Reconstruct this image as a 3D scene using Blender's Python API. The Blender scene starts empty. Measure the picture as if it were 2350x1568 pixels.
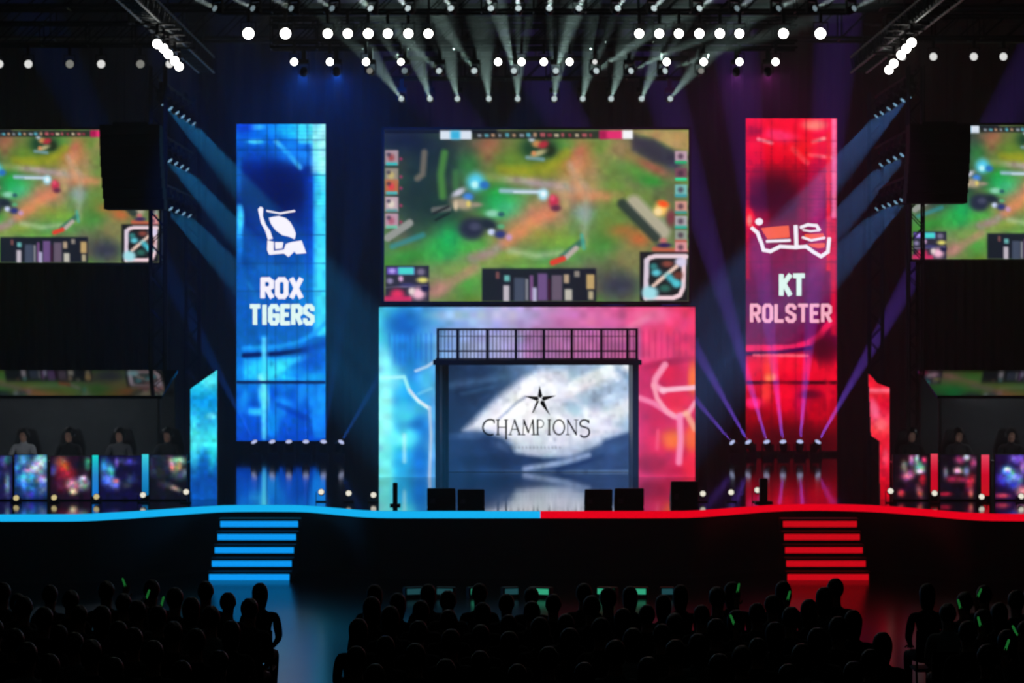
import bpy, bmesh, math, random
import numpy as np
from mathutils import Vector, Matrix, Quaternion

random.seed(7)
np.random.seed(7)
SC = bpy.context.scene
COL = SC.collection
PI = math.pi

# ------------------------------------------------------------------ camera, world, haze, exposure
F = 5600.0            # focal length in pixels of the 2350 px wide frame
H = 4.2               # eye height above the hall floor
cam_d = bpy.data.cameras.new('camera')
cam_d.sensor_width = 36.0
cam_d.lens = F / 2350.0 * 36.0
cam_d.clip_end = 300
cam_d.dof.use_dof = True          # the photograph is softly out of focus
cam_d.dof.focus_distance = 12.0
cam_d.dof.aperture_fstop = 6.3
cam = bpy.data.objects.new('camera', cam_d)
cam.location = (0, 0, H)
cam.rotation_euler = (PI / 2, 0, 0)
COL.objects.link(cam)
SC.camera = cam
SC.view_settings.view_transform = 'Standard'
SC.view_settings.look = 'None'
SC.view_settings.gamma = 1.0
SC.view_settings.exposure = 0.0
SC.view_settings.use_curve_mapping = False
w = bpy.data.worlds.new('hall_dark')
SC.world = w
w.use_nodes = True
w.node_tree.nodes['Background'].inputs[0].default_value = (0.3, 0.5, 0.6, 1)
w.node_tree.nodes['Background'].inputs[1].default_value = 0.0
SC.cycles.volume_bounces = 0
SC.cycles.max_bounces = 6
SC.cycles.use_denoising = True
HAZE = 0.011
BEAM = 14.0            # all beams together

# ------------------------------------------------------------------ helpers
def px(x, y, D):
    """the point at depth D that the photograph shows at pixel x, y"""
    return Vector(((x - 1175.0) * D / F, D, H - (y - 784.0) * D / F))

def X(x, D): return (x - 1175.0) * D / F
def Z(y, D): return H - (y - 784.0) * D / F

def lin(c):
    c = np.asarray(c, dtype=np.float64) / 255.0
    return np.where(c <= 0.04045, c / 12.92, ((c + 0.055) / 1.055) ** 2.4)

ORD = ('first second third fourth fifth sixth seventh eighth ninth tenth eleventh twelfth thirteenth fourteenth '
       'fifteenth sixteenth seventeenth eighteenth').split()

MATS = {}
def mat(name, col, rough=0.6, metal=0.0, noise=0.0, scale=8.0, bump=0.0, spec=0.5):
    if name in MATS: return MATS[name]
    m = bpy.data.materials.new(name); m.use_nodes = True
    nt = m.node_tree; b = nt.nodes['Principled BSDF']
    c = [float(v) for v in lin(col)]
    b.inputs['Base Color'].default_value = (*c, 1)
    b.inputs['Roughness'].default_value = rough
    b.inputs['Metallic'].default_value = metal
    b.inputs['Specular IOR Level'].default_value = spec
    if noise or bump:
        tc = nt.nodes.new('ShaderNodeTexCoord')
        n = nt.nodes.new('ShaderNodeTexNoise'); n.inputs['Scale'].default_value = scale
        n.inputs['Detail'].default_value = 4
        nt.links.new(tc.outputs['Object'], n.inputs['Vector'])
        if noise:
            r = nt.nodes.new('ShaderNodeMix'); r.data_type = 'RGBA'
            r.inputs[6].default_value = (*[v * (1 - noise) for v in c], 1)
            r.inputs[7].default_value = (*[min(1, v * (1 + noise)) for v in c], 1)
            nt.links.new(n.outputs['Fac'], r.inputs[0])
            nt.links.new(r.outputs[2], b.inputs['Base Color'])
        if bump:
            bp = nt.nodes.new('ShaderNodeBump'); bp.inputs['Strength'].default_value = bump
            bp.inputs['Distance'].default_value = 0.02
            nt.links.new(n.outputs['Fac'], bp.inputs['Height'])
            nt.links.new(bp.outputs['Normal'], b.inputs['Normal'])
    MATS[name] = m
    return m

def glow(name, col, strength=1.0, lit=False):
    if name in MATS: return MATS[name]
    m = bpy.data.materials.new(name); m.use_nodes = True
    nt = m.node_tree; nt.nodes.clear()
    o = nt.nodes.new('ShaderNodeOutputMaterial'); e = nt.nodes.new('ShaderNodeEmission')
    e.inputs[0].default_value = (*[float(v) for v in lin(col)], 1)
    e.inputs[1].default_value = strength
    nt.links.new(e.outputs[0], o.inputs[0])
    if not lit: m.cycles.emission_sampling = 'NONE'     # a dim face: seen directly and in reflections
    MATS[name] = m
    return m

def led_material():
    if 'led_image' in MATS: return MATS['led_image']
    m = bpy.data.materials.new('led_image'); m.use_nodes = True
    nt = m.node_tree; nt.nodes.clear()
    o = nt.nodes.new('ShaderNodeOutputMaterial'); e = nt.nodes.new('ShaderNodeEmission')
    a = nt.nodes.new('ShaderNodeVertexColor'); a.layer_name = 'picture'
    e.inputs[1].default_value = 1.0
    nt.links.new(a.outputs['Color'], e.inputs[0])
    nt.links.new(e.outputs[0], o.inputs[0])
    m.cycles.emission_sampling = 'NONE'
    MATS['led_image'] = m
    return m

class MB:
    """collects shapes for ONE mesh"""
    def __init__(s): s.v = []; s.f = []; s.m = []; s.cur = 0
    def add(s, vs, fs):
        b = len(s.v); s.v.extend([tuple(v) for v in vs])
        for f in fs: s.f.append([i + b for i in f]); s.m.append(s.cur)
        return s
    def box(s, x0, x1, y0, y1, z0, z1):
        return s.add([(x0,y0,z0),(x1,y0,z0),(x1,y1,z0),(x0,y1,z0),(x0,y0,z1),(x1,y0,z1),(x1,y1,z1),(x0,y1,z1)],
                     [(0,3,2,1),(4,5,6,7),(0,1,5,4),(1,2,6,5),(2,3,7,6),(3,0,4,7)])
    def cyl(s, p0, p1, r0, r1=None, n=12, cap=True):
        r1 = r0 if r1 is None else r1
        p0 = Vector(p0); p1 = Vector(p1); d = (p1 - p0).normalized()
        u = d.orthogonal().normalized(); t = d.cross(u)
        vs = []
        for p, r in ((p0, r0), (p1, r1)):
            for i in range(n):
                a = 2 * PI * i / n
                vs.append(p + u * (r * math.cos(a)) + t * (r * math.sin(a)))
        fs = [(i, (i + 1) % n, n + (i + 1) % n, n + i) for i in range(n)]
        if cap: fs += [tuple(range(n - 1, -1, -1)), tuple(range(n, 2 * n))]
        return s.add(vs, fs)
    def tube(s, pts, r, n=8):
        pts = [Vector(p) for p in pts]; vs = []; k = len(pts); u = None
        for i, p in enumerate(pts):
            d = (pts[min(i + 1, k - 1)] - pts[max(i - 1, 0)]).normalized()
            u = d.orthogonal().normalized() if u is None else (u - d * u.dot(d)).normalized()
            t = d.cross(u)
            for j in range(n):
                a = 2 * PI * j / n
                vs.append(p + u * (r * math.cos(a)) + t * (r * math.sin(a)))
        fs = []
        for i in range(k - 1):
            for j in range(n):
                fs.append((i*n+j, i*n+(j+1)%n, (i+1)*n+(j+1)%n, (i+1)*n+j))
        fs += [tuple(range(n - 1, -1, -1)), tuple(range((k - 1) * n, k * n))]
        return s.add(vs, fs)
    def lathe(s, prof, n=20, axis='z'):
        """prof: (radius, height) from bottom to top, closed with caps"""
        vs = []; k = len(prof)
        for r, h in prof:
            for i in range(n):
                a = 2 * PI * i / n
                vs.append((r*math.cos(a), r*math.sin(a), h) if axis == 'z' else (r*math.cos(a), h, r*math.sin(a)))
        fs = [(i*n+j, i*n+(j+1)%n, (i+1)*n+(j+1)%n, (i+1)*n+j) for i in range(k-1) for j in range(n)]
        fs += [tuple(range(n - 1, -1, -1)), tuple(range((k-1)*n, k*n))]
        return s.add(vs, fs)
    def prism_xz(s, poly, y0, y1):
        n = len(poly)
        vs = [(x, y0, z) for x, z in poly] + [(x, y1, z) for x, z in poly]
        return s.add(vs, [tuple(range(n)), tuple(range(2*n-1, n-1, -1))] + [(i, n+i, n+(i+1)%n, (i+1)%n) for i in range(n)])
    def prism_yz(s, poly, x0, x1):
        n = len(poly)
        vs = [(x0, y, z) for y, z in poly] + [(x1, y, z) for y, z in poly]
        return s.add(vs, [tuple(range(n)), tuple(range(2*n-1, n-1, -1))] + [(i, n+i, n+(i+1)%n, (i+1)%n) for i in range(n)])
    def mesh(s, name, mats, off=(0, 0, 0), smooth=False, bevel=0.0):
        me = bpy.data.meshes.new(name)
        o = Vector(off)
        me.from_pydata([tuple(Vector(v) - o) for v in s.v], [], [tuple(int(i) for i in f) for f in s.f])
        me.update()
        for m in (mats if isinstance(mats, (list, tuple)) else [mats]): me.materials.append(m)
        me.polygons.foreach_set('material_index', s.m)
        bm = bmesh.new(); bm.from_mesh(me)
        bmesh.ops.recalc_face_normals(bm, faces=bm.faces)
        if bevel:
            bmesh.ops.bevel(bm, geom=[e for e in bm.edges if e.is_manifold and e.calc_face_angle(0) > 0.6], offset=bevel, segments=2, affect='EDGES', clamp_overlap=True)
        bm.to_mesh(me); bm.free()
        if smooth:
            me.update()
            me.polygons.foreach_set('use_smooth', [True] * len(me.polygons))
            me.set_sharp_from_angle(angle=0.7)
        me.update()
        return me

def link(name, data, parent=None, loc=(0, 0, 0), rot=None):
    o = bpy.data.objects.new(name, data)
    COL.objects.link(o)
    o.location = loc
    if rot is not None:
        if isinstance(rot, Quaternion): o.rotation_mode = 'QUATERNION'; o.rotation_quaternion = rot
        else: o.rotation_euler = rot
    if parent: o.parent = parent
    return o

def root_loc(o):
    v = Vector((0, 0, 0))
    while o is not None: v += o.location; o = o.parent
    return v

def part(name, mb, m, parent=None, smooth=False, bevel=0.0):
    """a mesh given in world coordinates, below an unrotated thing"""
    off = root_loc(parent) if parent else (0, 0, 0)
    return link(name, mb.mesh(name, m, off, smooth, bevel), parent)

def tag(o, label=None, cat=None, group=None, kind=None):
    if label: o['label'] = label
    if cat: o['category'] = cat
    if group: o['group'] = group
    if kind: o['kind'] = kind
    return o

def thing(name, label, cat, loc=(0, 0, 0), group=None, rz=0.0):
    o = bpy.data.objects.new(name, None); COL.objects.link(o)
    o.empty_display_size = 0.2
    o.location = loc; o.rotation_euler = (0, 0, rz)
    return tag(o, label, cat, group)

def aim(d):
    return Vector((0, 0, 1)).rotation_difference(Vector(d).normalized())

# ------------------------------------------------------------------ materials of the place
BLACK = mat('black_drape', (16, 16, 18), 0.95, noise=0.25, scale=3, spec=0.1)
MATTE = mat('matte_black_metal', (22, 22, 24), 0.55)
CASE = mat('black_casing', (14, 14, 16), 0.5)
ALU = mat('truss_aluminium', (120, 128, 128), 0.45, 0.85, noise=0.15, scale=20)
DARKALU = mat('dark_truss_metal', (46, 50, 52), 0.5, 0.7, noise=0.15, scale=20)
CHROME = mat('worn_steel', (110, 112, 115), 0.35, 0.9)

# ------------------------------------------------------------------ the hall
def struct(name, mb, m, **k): return tag(part(name, mb, m, **k), kind='structure')

HALL_X = 15.5; BACK = 67.5; ROOF = 13.0
struct('floor', MB().box(-HALL_X, HALL_X, -3, BACK, -0.2, 0), mat('hall_floor', (14, 15, 18), 0.17, noise=0.3, scale=1.5, bump=0.02, spec=0.045))
struct('ceiling', MB().box(-HALL_X, HALL_X, -3, BACK, ROOF, ROOF + 0.2), mat('roof_paint', (26, 30, 30), 0.9, noise=0.3, scale=1))
struct('wall_left', MB().box(-HALL_X - 0.2, -HALL_X, -3, BACK, 0, ROOF), BLACK)
struct('wall_right', MB().box(HALL_X, HALL_X + 0.2, -3, BACK, 0, ROOF), BLACK)
struct('wall_rear', MB().box(-HALL_X, HALL_X, -3.2, -3, 0, ROOF), BLACK)
struct('wall_back', MB().box(-HALL_X, HALL_X, BACK, BACK + 0.2, 0, ROOF), BLACK)

def drape(name, label, x0, x1, y, z0, z1, fold=0.22, amp=0.07, seed=0, m=None):
    """a pleated black cloth, hung from a pipe"""
    t = thing(name, label, 'curtain', ((x0 + x1) / 2, y, z0))
    n = max(8, int((x1 - x0) / fold * 6)); rows = 5
    rnd = np.random.RandomState(seed); ph = rnd.rand() * 6
    mb = MB(); vs = []
    for k in range(rows):
        for i in range(n + 1):
            x = x0 + (x1 - x0) * i / n
            a = amp * (1 + 0.3 * math.sin(x * 1.7 + ph))
            vs.append((x, y + a * math.sin(2 * PI * x / fold + ph + 0.4 * math.sin(x * 2.3)), z0 + (z1 - z0) * k / (rows - 1)))
    back = [(x, yy + 0.012, z) for x, yy, z in vs]
    w_ = n + 1; N = len(vs); fs = []
    for k in range(rows - 1):
        for i in range(n):
            a = k*w_ + i
            fs.append((a, a+1, a+1+w_, a+w_)); fs.append((N+a, N+a+w_, N+a+1+w_, N+a+1))
    for i in range(n): fs.append((i, N+i, N+i+1, i+1)); a = (rows-1)*w_ + i; fs.append((a, a+1, N+a+1, N+a))
    for k in range(rows - 1): a = k*w_; fs.append((a, a+w_, N+a+w_, N+a)); a = k*w_+n; fs.append((a, N+a, N+a+w_, a+w_))
    mb.add(vs + back, fs)
    part('cloth', mb, m or BLACK, t, smooth=True)
    part('hanging_pipe', MB().cyl((x0, y, z1 + 0.02), (x1, y, z1 + 0.02), 0.03), MATTE, t, smooth=True)
    return t

drape('stage_curtain', 'tall pleated black curtain closing the back of the stage', -HALL_X + 0.1, HALL_X - 0.1, BACK - 0.35, 1.2, ROOF - 0.1, fold=0.5, amp=0.12)
drape('masking_curtain', 'black curtain below the game screen beside the blue banner', -14.9, -8.25, 56.3, 1.2, 6.0, seed=2)
drape('masking_curtain', 'black curtain below the game screen beside the red banner', 9.3, 15.2, 56.3, 1.2, 6.05, seed=3)

# ------------------------------------------------------------------ stage deck with its curved front
EDGE_PX = [(-800,1186),(-160,1190),(0,1190),(190,1189.5),(300,1183),(400,1176),(480,1170),(530,1168),(610,1167.5),(700,1168),(760,1173.5),(840,1181),(890,1182),
           (1060,1182),(1236,1182),(1500,1182),(1590,1181.5),(1680,1174.5),(1760,1168),(1810,1165.5),(1880,1165),(1950,1166),(2020,1169),(2110,1176),(2200,1184.5),(2260,1188),(2350,1189),(2500,1189),(3100,1186)]
ex = np.array([p[0] for p in EDGE_PX]); ey = np.array([p[1] for p in EDGE_PX])
sx = np.arange(-800, 3101, 10.0); sy = np.interp(sx, ex, ey)
ker = np.ones(7) / 7; sy = np.convolve(np.pad(sy, 3, mode='edge'), ker, 'valid')
sD = F * (H - 1.13) / (sy - 784.0)
EDGE = [((x - 1175) * D / F, D) for x, D in zip(sx, sD)]
STAGE = 1.2
poly = EDGE + [(EDGE[-1][0], BACK - 0.1), (EDGE[0][0], BACK - 0.1)]
n = len(poly)
def gloss_floor():
    m = bpy.data.materials.new('gloss_black_stage'); m.use_nodes = True
    nt = m.node_tree; b = nt.nodes['Principled BSDF']
    b.inputs['Base Color'].default_value = (0.004, 0.004, 0.005, 1)
    b.inputs['Roughness'].default_value = 0.07
    b.inputs['IOR'].default_value = 1.45
    tc = nt.nodes.new('ShaderNodeTexCoord'); mp = nt.nodes.new('ShaderNodeMapping')
    mp.inputs['Scale'].default_value = (0.35, 0.9, 1)
    nz = nt.nodes.new('ShaderNodeTexNoise'); nz.inputs['Scale'].default_value = 0.8; nz.inputs['Detail'].default_value = 1
    bp = nt.nodes.new('ShaderNodeBump'); bp.inputs['Strength'].default_value = 0.04; bp.inputs['Distance'].default_value = 0.05
    nt.links.new(tc.outputs['Object'], mp.inputs[0]); nt.links.new(mp.outputs[0], nz.inputs['Vector'])
    nt.links.new(nz.outputs['Fac'], bp.inputs['Height']); nt.links.new(bp.outputs['Normal'], b.inputs['Normal'])
    return m
stage = thing('stage_deck', 'wide glossy black stage with a wavy front edge', 'stage', (0.5, 55, 0))
for nm, z0, z1, m in (('deck_surface', 1.12, STAGE, gloss_floor()), ('fascia', 0, 1.12, mat('stage_fascia', (18, 20, 26), 0.4, noise=0.2, scale=2))):
    q = MB().add([(x, y, z0) for x, y in poly] + [(x, y, z1) for x, y in poly],
        [tuple(range(n - 1, -1, -1)), tuple(range(n, 2 * n))] + [(i, (i + 1) % n, n + (i + 1) % n, n + i) for i in range(n)])
    part(nm, q, m, stage)

def edge_strip(name, label, i0, i1, m):
    t = thing(name, label, 'light strip', (EDGE[(i0 + i1) // 2][0], EDGE[(i0 + i1) // 2][1], 1.05))
    for nm, z0, z1, off, th, mm in (('light_diffuser', 1.075, 1.198, 0.045, 0.03, m), ('mounting_channel', 1.05, 1.075, 0.045, 0.04, MATTE)):
        vs = []
        for x, y in EDGE[i0:i1 + 1]:
            vs += [(x, y - off, z0), (x, y - off, z1), (x, y - off + th, z1), (x, y - off + th, z0)]
        k = i1 - i0 + 1; fs = []
        for i in range(k - 1):
            for j in range(4):
                fs.append((i*4+j, i*4+(j+1)%4, (i+1)*4+(j+1)%4, (i+1)*4+j))
        fs += [(3, 2, 1, 0), tuple((k-1)*4 + j for j in range(4))]
        part(nm, MB().add(vs, fs), mm, t)
mid = int(np.argmin(abs(sx - 1236)))
CYAN = glow('cyan_strip_glow', (22, 188, 255), 1.0, True)
STEPBLUE = glow('blue_step_glow', (12, 160, 255), 1.0, True)
RED = glow('red_strip_glow', (240, 0, 28), 1.0, True)
STEPRED = glow('red_step_glow', (208, 8, 24), 1.0, True)
edge_strip('stage_edge_light', 'glowing cyan light strip along the stage edge', 0, mid, CYAN)
edge_strip('stage_edge_light', 'glowing red light strip along the stage edge', mid, len(EDGE) - 1, RED)

def stairs(label, xs, m, side):
    """five lit steps down from the stage; xs: the pixel span of the top and the bottom bar"""
    Dt = 44.15
    t = thing('stage_stairs', label, 'stairs', (X((xs[0] + xs[1]) / 2, Dt), 43.4, 0))
    a0, a1 = X(xs[0], Dt), X(xs[1], Dt)
    for k in range(5):
        y = Dt - 0.3 * k
        zc = Z((1203, 1233, 1263, 1294, 1325)[k], y)
        zt = zc + 0.095
        x0 = a0 + (X(xs[2], Dt - 1.2) - a0) * k / 4; x1 = a1 + (X(xs[3], Dt - 1.2) - a1) * k / 4
        s = part('step', MB().box(x0 - 0.04, x1 + 0.04, y, y + 0.34, max(0.0, zt - 0.16), zt), CASE, t, bevel=0.006)
        part('light_bar', MB().box(x0, x1, y - 0.02, y + 0.004, zc - 0.053, zc + 0.053), m, s)
    b = min(a0, X(xs[2], Dt - 1.2)); c = max(a1, X(xs[3], Dt - 1.2))
    zl = [Z((1203, 1233, 1263, 1294, 1325)[k], Dt - 0.3 * k) + 0.04 for k in range(5)]
    for x in (b + 0.02, c - 0.06):
        pr = [(Dt + 0.33, 0)] + [(Dt + 0.33, zl[0])] + [q for k in range(5) for q in ((Dt - 0.3 * k + 0.03, zl[k]), (Dt - 0.3 * k + 0.03, zl[min(k + 1, 4)]))] + [(Dt - 1.17, 0)]
        part('stringer', MB().prism_yz(pr, x, x + 0.04), CASE, t)
stairs('black steps with five glowing blue bars leading onto the stage', (506, 684, 480, 664), STEPBLUE, -1)
stairs('black steps with five glowing red bars leading onto the stage', (1797, 1966, 1807, 1993), STEPRED, 1)

# ------------------------------------------------------------------ pictures on the screens
class Cv:
    """a small picture, painted in the pixel coordinates of the screen it is shown on"""
    def __init__(s, x0, y0, x1, y1, step, base):
        s.x0, s.y0, s.x1, s.y1 = x0, y0, x1, y1
        s.nx = int(round((x1 - x0) / step)) + 1; s.ny = int(round((y1 - y0) / step)) + 1
        s.x, s.y = np.meshgrid(np.linspace(x0, x1, s.nx), np.linspace(y0, y1, s.ny))
        s.c = np.zeros((s.ny, s.nx, 3)) + np.array(base, float)
    def mix(s, wgt, col):
        wgt = np.clip(wgt, 0, 1)[..., None]; s.c = s.c * (1 - wgt) + np.array(col, float) * wgt
    def blob(s, cx, cy, rx, ry, col, rot=0, a=1.0, hard=1.6):
        t = math.radians(rot); dx = s.x - cx; dy = s.y - cy
        u = dx * math.cos(t) + dy * math.sin(t); v = -dx * math.sin(t) + dy * math.cos(t)
        s.mix(a * np.exp(-((u / rx) ** 2 + (v / ry) ** 2) ** hard), col)
    def line(s, pts, wd, col, a=1.0, soft=2.0):
        d = np.full(s.x.shape, 1e9)
        for (xa, ya), (xb, yb) in zip(pts[:-1], pts[1:]):
            ux, uy = xb - xa, yb - ya; L = ux * ux + uy * uy + 1e-9
            t = np.clip(((s.x - xa) * ux + (s.y - ya) * uy) / L, 0, 1)
            d = np.minimum(d, np.hypot(s.x - xa - t * ux, s.y - ya - t * uy))
        s.mix(a * np.clip((wd / 2 + soft / 2 - d) / soft, 0, 1), col)
    def poly(s, pts, col, a=1.0, soft=10.0):
        ins = np.zeros(s.x.shape, bool); d = np.full(s.x.shape, 1e9); n = len(pts)
        for i in range(n):
            (xa, ya), (xb, yb) = pts[i], pts[(i + 1) % n]
            ins ^= ((ya > s.y) != (yb > s.y)) & (s.x < (xb - xa) * (s.y - ya) / ((yb - ya) or 1e-9) + xa)
            ux, uy = xb - xa, yb - ya
            t = np.clip(((s.x - xa) * ux + (s.y - ya) * uy) / (ux * ux + uy * uy + 1e-9), 0, 1)
            d = np.minimum(d, np.hypot(s.x - xa - t * ux, s.y - ya - t * uy))
        v = np.clip(np.where(ins, d, -d) / soft + .5, 0, 1)
        s.mix(a * v * v * (3 - 2 * v), col)
    def rect(s, x0, y0, x1, y1, col, a=1.0, soft=3.0):
        fx = np.clip((s.x - x0) / soft + .5, 0, 1) * np.clip((x1 - s.x) / soft + .5, 0, 1)
        fy = np.clip((s.y - y0) / soft + .5, 0, 1) * np.clip((y1 - s.y) / soft + .5, 0, 1)
        s.mix(a * fx * fy, col)
    def vgrad(s, stops):
        for i in range(3): s.c[..., i] = np.interp(s.y, [q[0] for q in stops], [q[1][i] for q in stops])
    def hgrad(s, stops):
        for i in range(3): s.c[..., i] = np.interp(s.x, [q[0] for q in stops], [q[1][i] for q in stops])
    def noise(s, cell, amp, seed=0, tint=0.4):
        r = np.random.RandomState(seed); fx = (s.x - s.x0) / cell; fy = (s.y - s.y0) / cell
        g = r.randn(int(fy.max()) + 3, int(fx.max()) + 3, 4)
        ix = fx.astype(int); iy = fy.astype(int); tx = fx - ix; ty = fy - iy
        tx = (tx * tx * (3 - 2 * tx))[..., None]; ty = (ty * ty * (3 - 2 * ty))[..., None]
        v = (g[iy, ix] * (1 - tx) + g[iy, ix + 1] * tx) * (1 - ty) + (g[iy + 1, ix] * (1 - tx) + g[iy + 1, ix + 1] * tx) * ty
        s.c = s.c * (1 + amp * (v[..., 3:] * (1 - tint) + v[..., :3] * tint))

def led(name, cv, world, D, parent, hole=None, rows=None, cols=None, keep=None):
    """the glowing face of a screen, one vertex for each picture point; world: (x0, x1, ztop, zbottom)"""
    X0, X1, Zt, Zb = world
    u = (cv.x - cv.x0) / (cv.x1 - cv.x0); v = (cv.y - cv.y0) / (cv.y1 - cv.y0)
    xs = X0 + (X1 - X0) * u; zs = Zt + (Zb - Zt) * v
    off = root_loc(parent)
    co = np.stack([xs - off.x, np.full(xs.shape, D - off.y), zs - off.z], -1).reshape(-1, 3)
    ny, nx = cv.ny, cv.nx
    i = np.arange((ny - 1) * nx).reshape(ny - 1, nx)[:, :-1]
    f = np.stack([i, i + nx, i + nx + 1, i + 1], -1)
    cx = (cv.x[:-1, :-1] + cv.x[1:, 1:]) / 2; cy = (cv.y[:-1, :-1] + cv.y[1:, 1:]) / 2
    ok = np.ones(cx.shape, bool)
    if hole: ok &= ~((cx > hole[0]) & (cx < hole[2]) & (cy > hole[1]) & (cy < hole[3]))
    if keep is not None: ok &= keep(cx, cy)
    f = f[ok]
    me = bpy.data.meshes.new(name)
    me.from_pydata(co.tolist(), [], f.tolist())
    at = me.color_attributes.new('picture', 'FLOAT_COLOR', 'POINT')
    rgba = np.ones((ny * nx, 4), np.float32); rgba[:, :3] = lin(np.clip(cv.c, 0, 255).reshape(-1, 3)) * math.exp(HAZE * (D - 31.0))
    at.data.foreach_set('color', rgba.ravel())
    bm = bmesh.new(); bm.from_mesh(me)
    bmesh.ops.delete(bm, geom=[q for q in bm.verts if not q.link_faces], context='VERTS')
    bm.to_mesh(me); bm.free()
    me.materials.append(led_material())
    return link(name, me, parent)

def strokes(glyphs, x, y, cw, ch, gap, wd, D, depth=0.02, widths=None, vary=None):
    """block lettering from pen strokes in pixels at depth D; returns MB"""
    mb = MB()
    for k, g in enumerate(glyphs):
        gw = cw * (g[1] if len(g) > 1 else 1.0)
        for st in g[0]:
            ww = wd
            if isinstance(st, tuple): ww = wd * st[0]; st = st[1]
            pts = [Vector((x + p[0] * gw, y + p[1] * ch)) for p in st]
            for a, b in zip(pts[:-1], pts[1:]):
                d = (b - a)
                if d.length < 1e-6: continue
                d = d.normalized(); nrm = Vector((-d.y, d.x)) * ww / 2; e = d * ww * 0.35
                q = [a - e + nrm, b + e + nrm, b + e - nrm, a - e - nrm]
                mb.prism_xz([(X(p.x, D), Z(p.y, D)) for p in q], D - depth, D)
        x += gw + gap
    return mb
def arc(cx, cy, rx, ry, a0, a1, n=10):
    return [(cx + rx * math.cos(math.radians(a0 + (a1 - a0) * i / n)), cy + ry * math.sin(math.radians(a0 + (a1 - a0) * i / n))) for i in range(n + 1)]
GL = {
    'R': ([[(0, 1), (0, 0), (.7, 0), (1, .12), (1, .42), (.7, .54), (0, .54)], [(.5, .54), (1, 1)]],),
    'O': ([[(.25, 0), (.75, 0), (1, .16), (1, .84), (.75, 1), (.25, 1), (0, .84), (0, .16), (.25, 0)]],),
    'X': ([[(0, 0), (1, 1)], [(1, 0), (0, 1)]],),
    'T': ([[(0, 0), (1, 0)], [(.5, 0), (.5, 1)]],),
    'I': ([[(.5, 0), (.5, 1)]], 0.3),
    'G': ([[(1, .22), (1, .14), (.75, 0), (.25, 0), (0, .16), (0, .84), (.25, 1), (.75, 1), (1, .86), (1, .55), (.55, .55)]],),
    'E': ([[(1, 0), (0, 0), (0, 1), (1, 1)], [(0, .5), (.8, .5)]], 0.85),
    'S': ([[(1, .2), (1, .12), (.75, 0), (.25, 0), (0, .14), (0, .36), (1, .64), (1, .86), (.75, 1), (.25, 1), (0, .88), (0, .8)]],),
    'K': ([[(0, 0), (0, 1)], [(1, 0), (.08, .55)], [(.3, .42), (1, 1)]],),
    'L': ([[(0, 0), (0, 1), (1, 1)]], 0.85),
}
def word(txt): return [GL[c] for c in txt]

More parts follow.
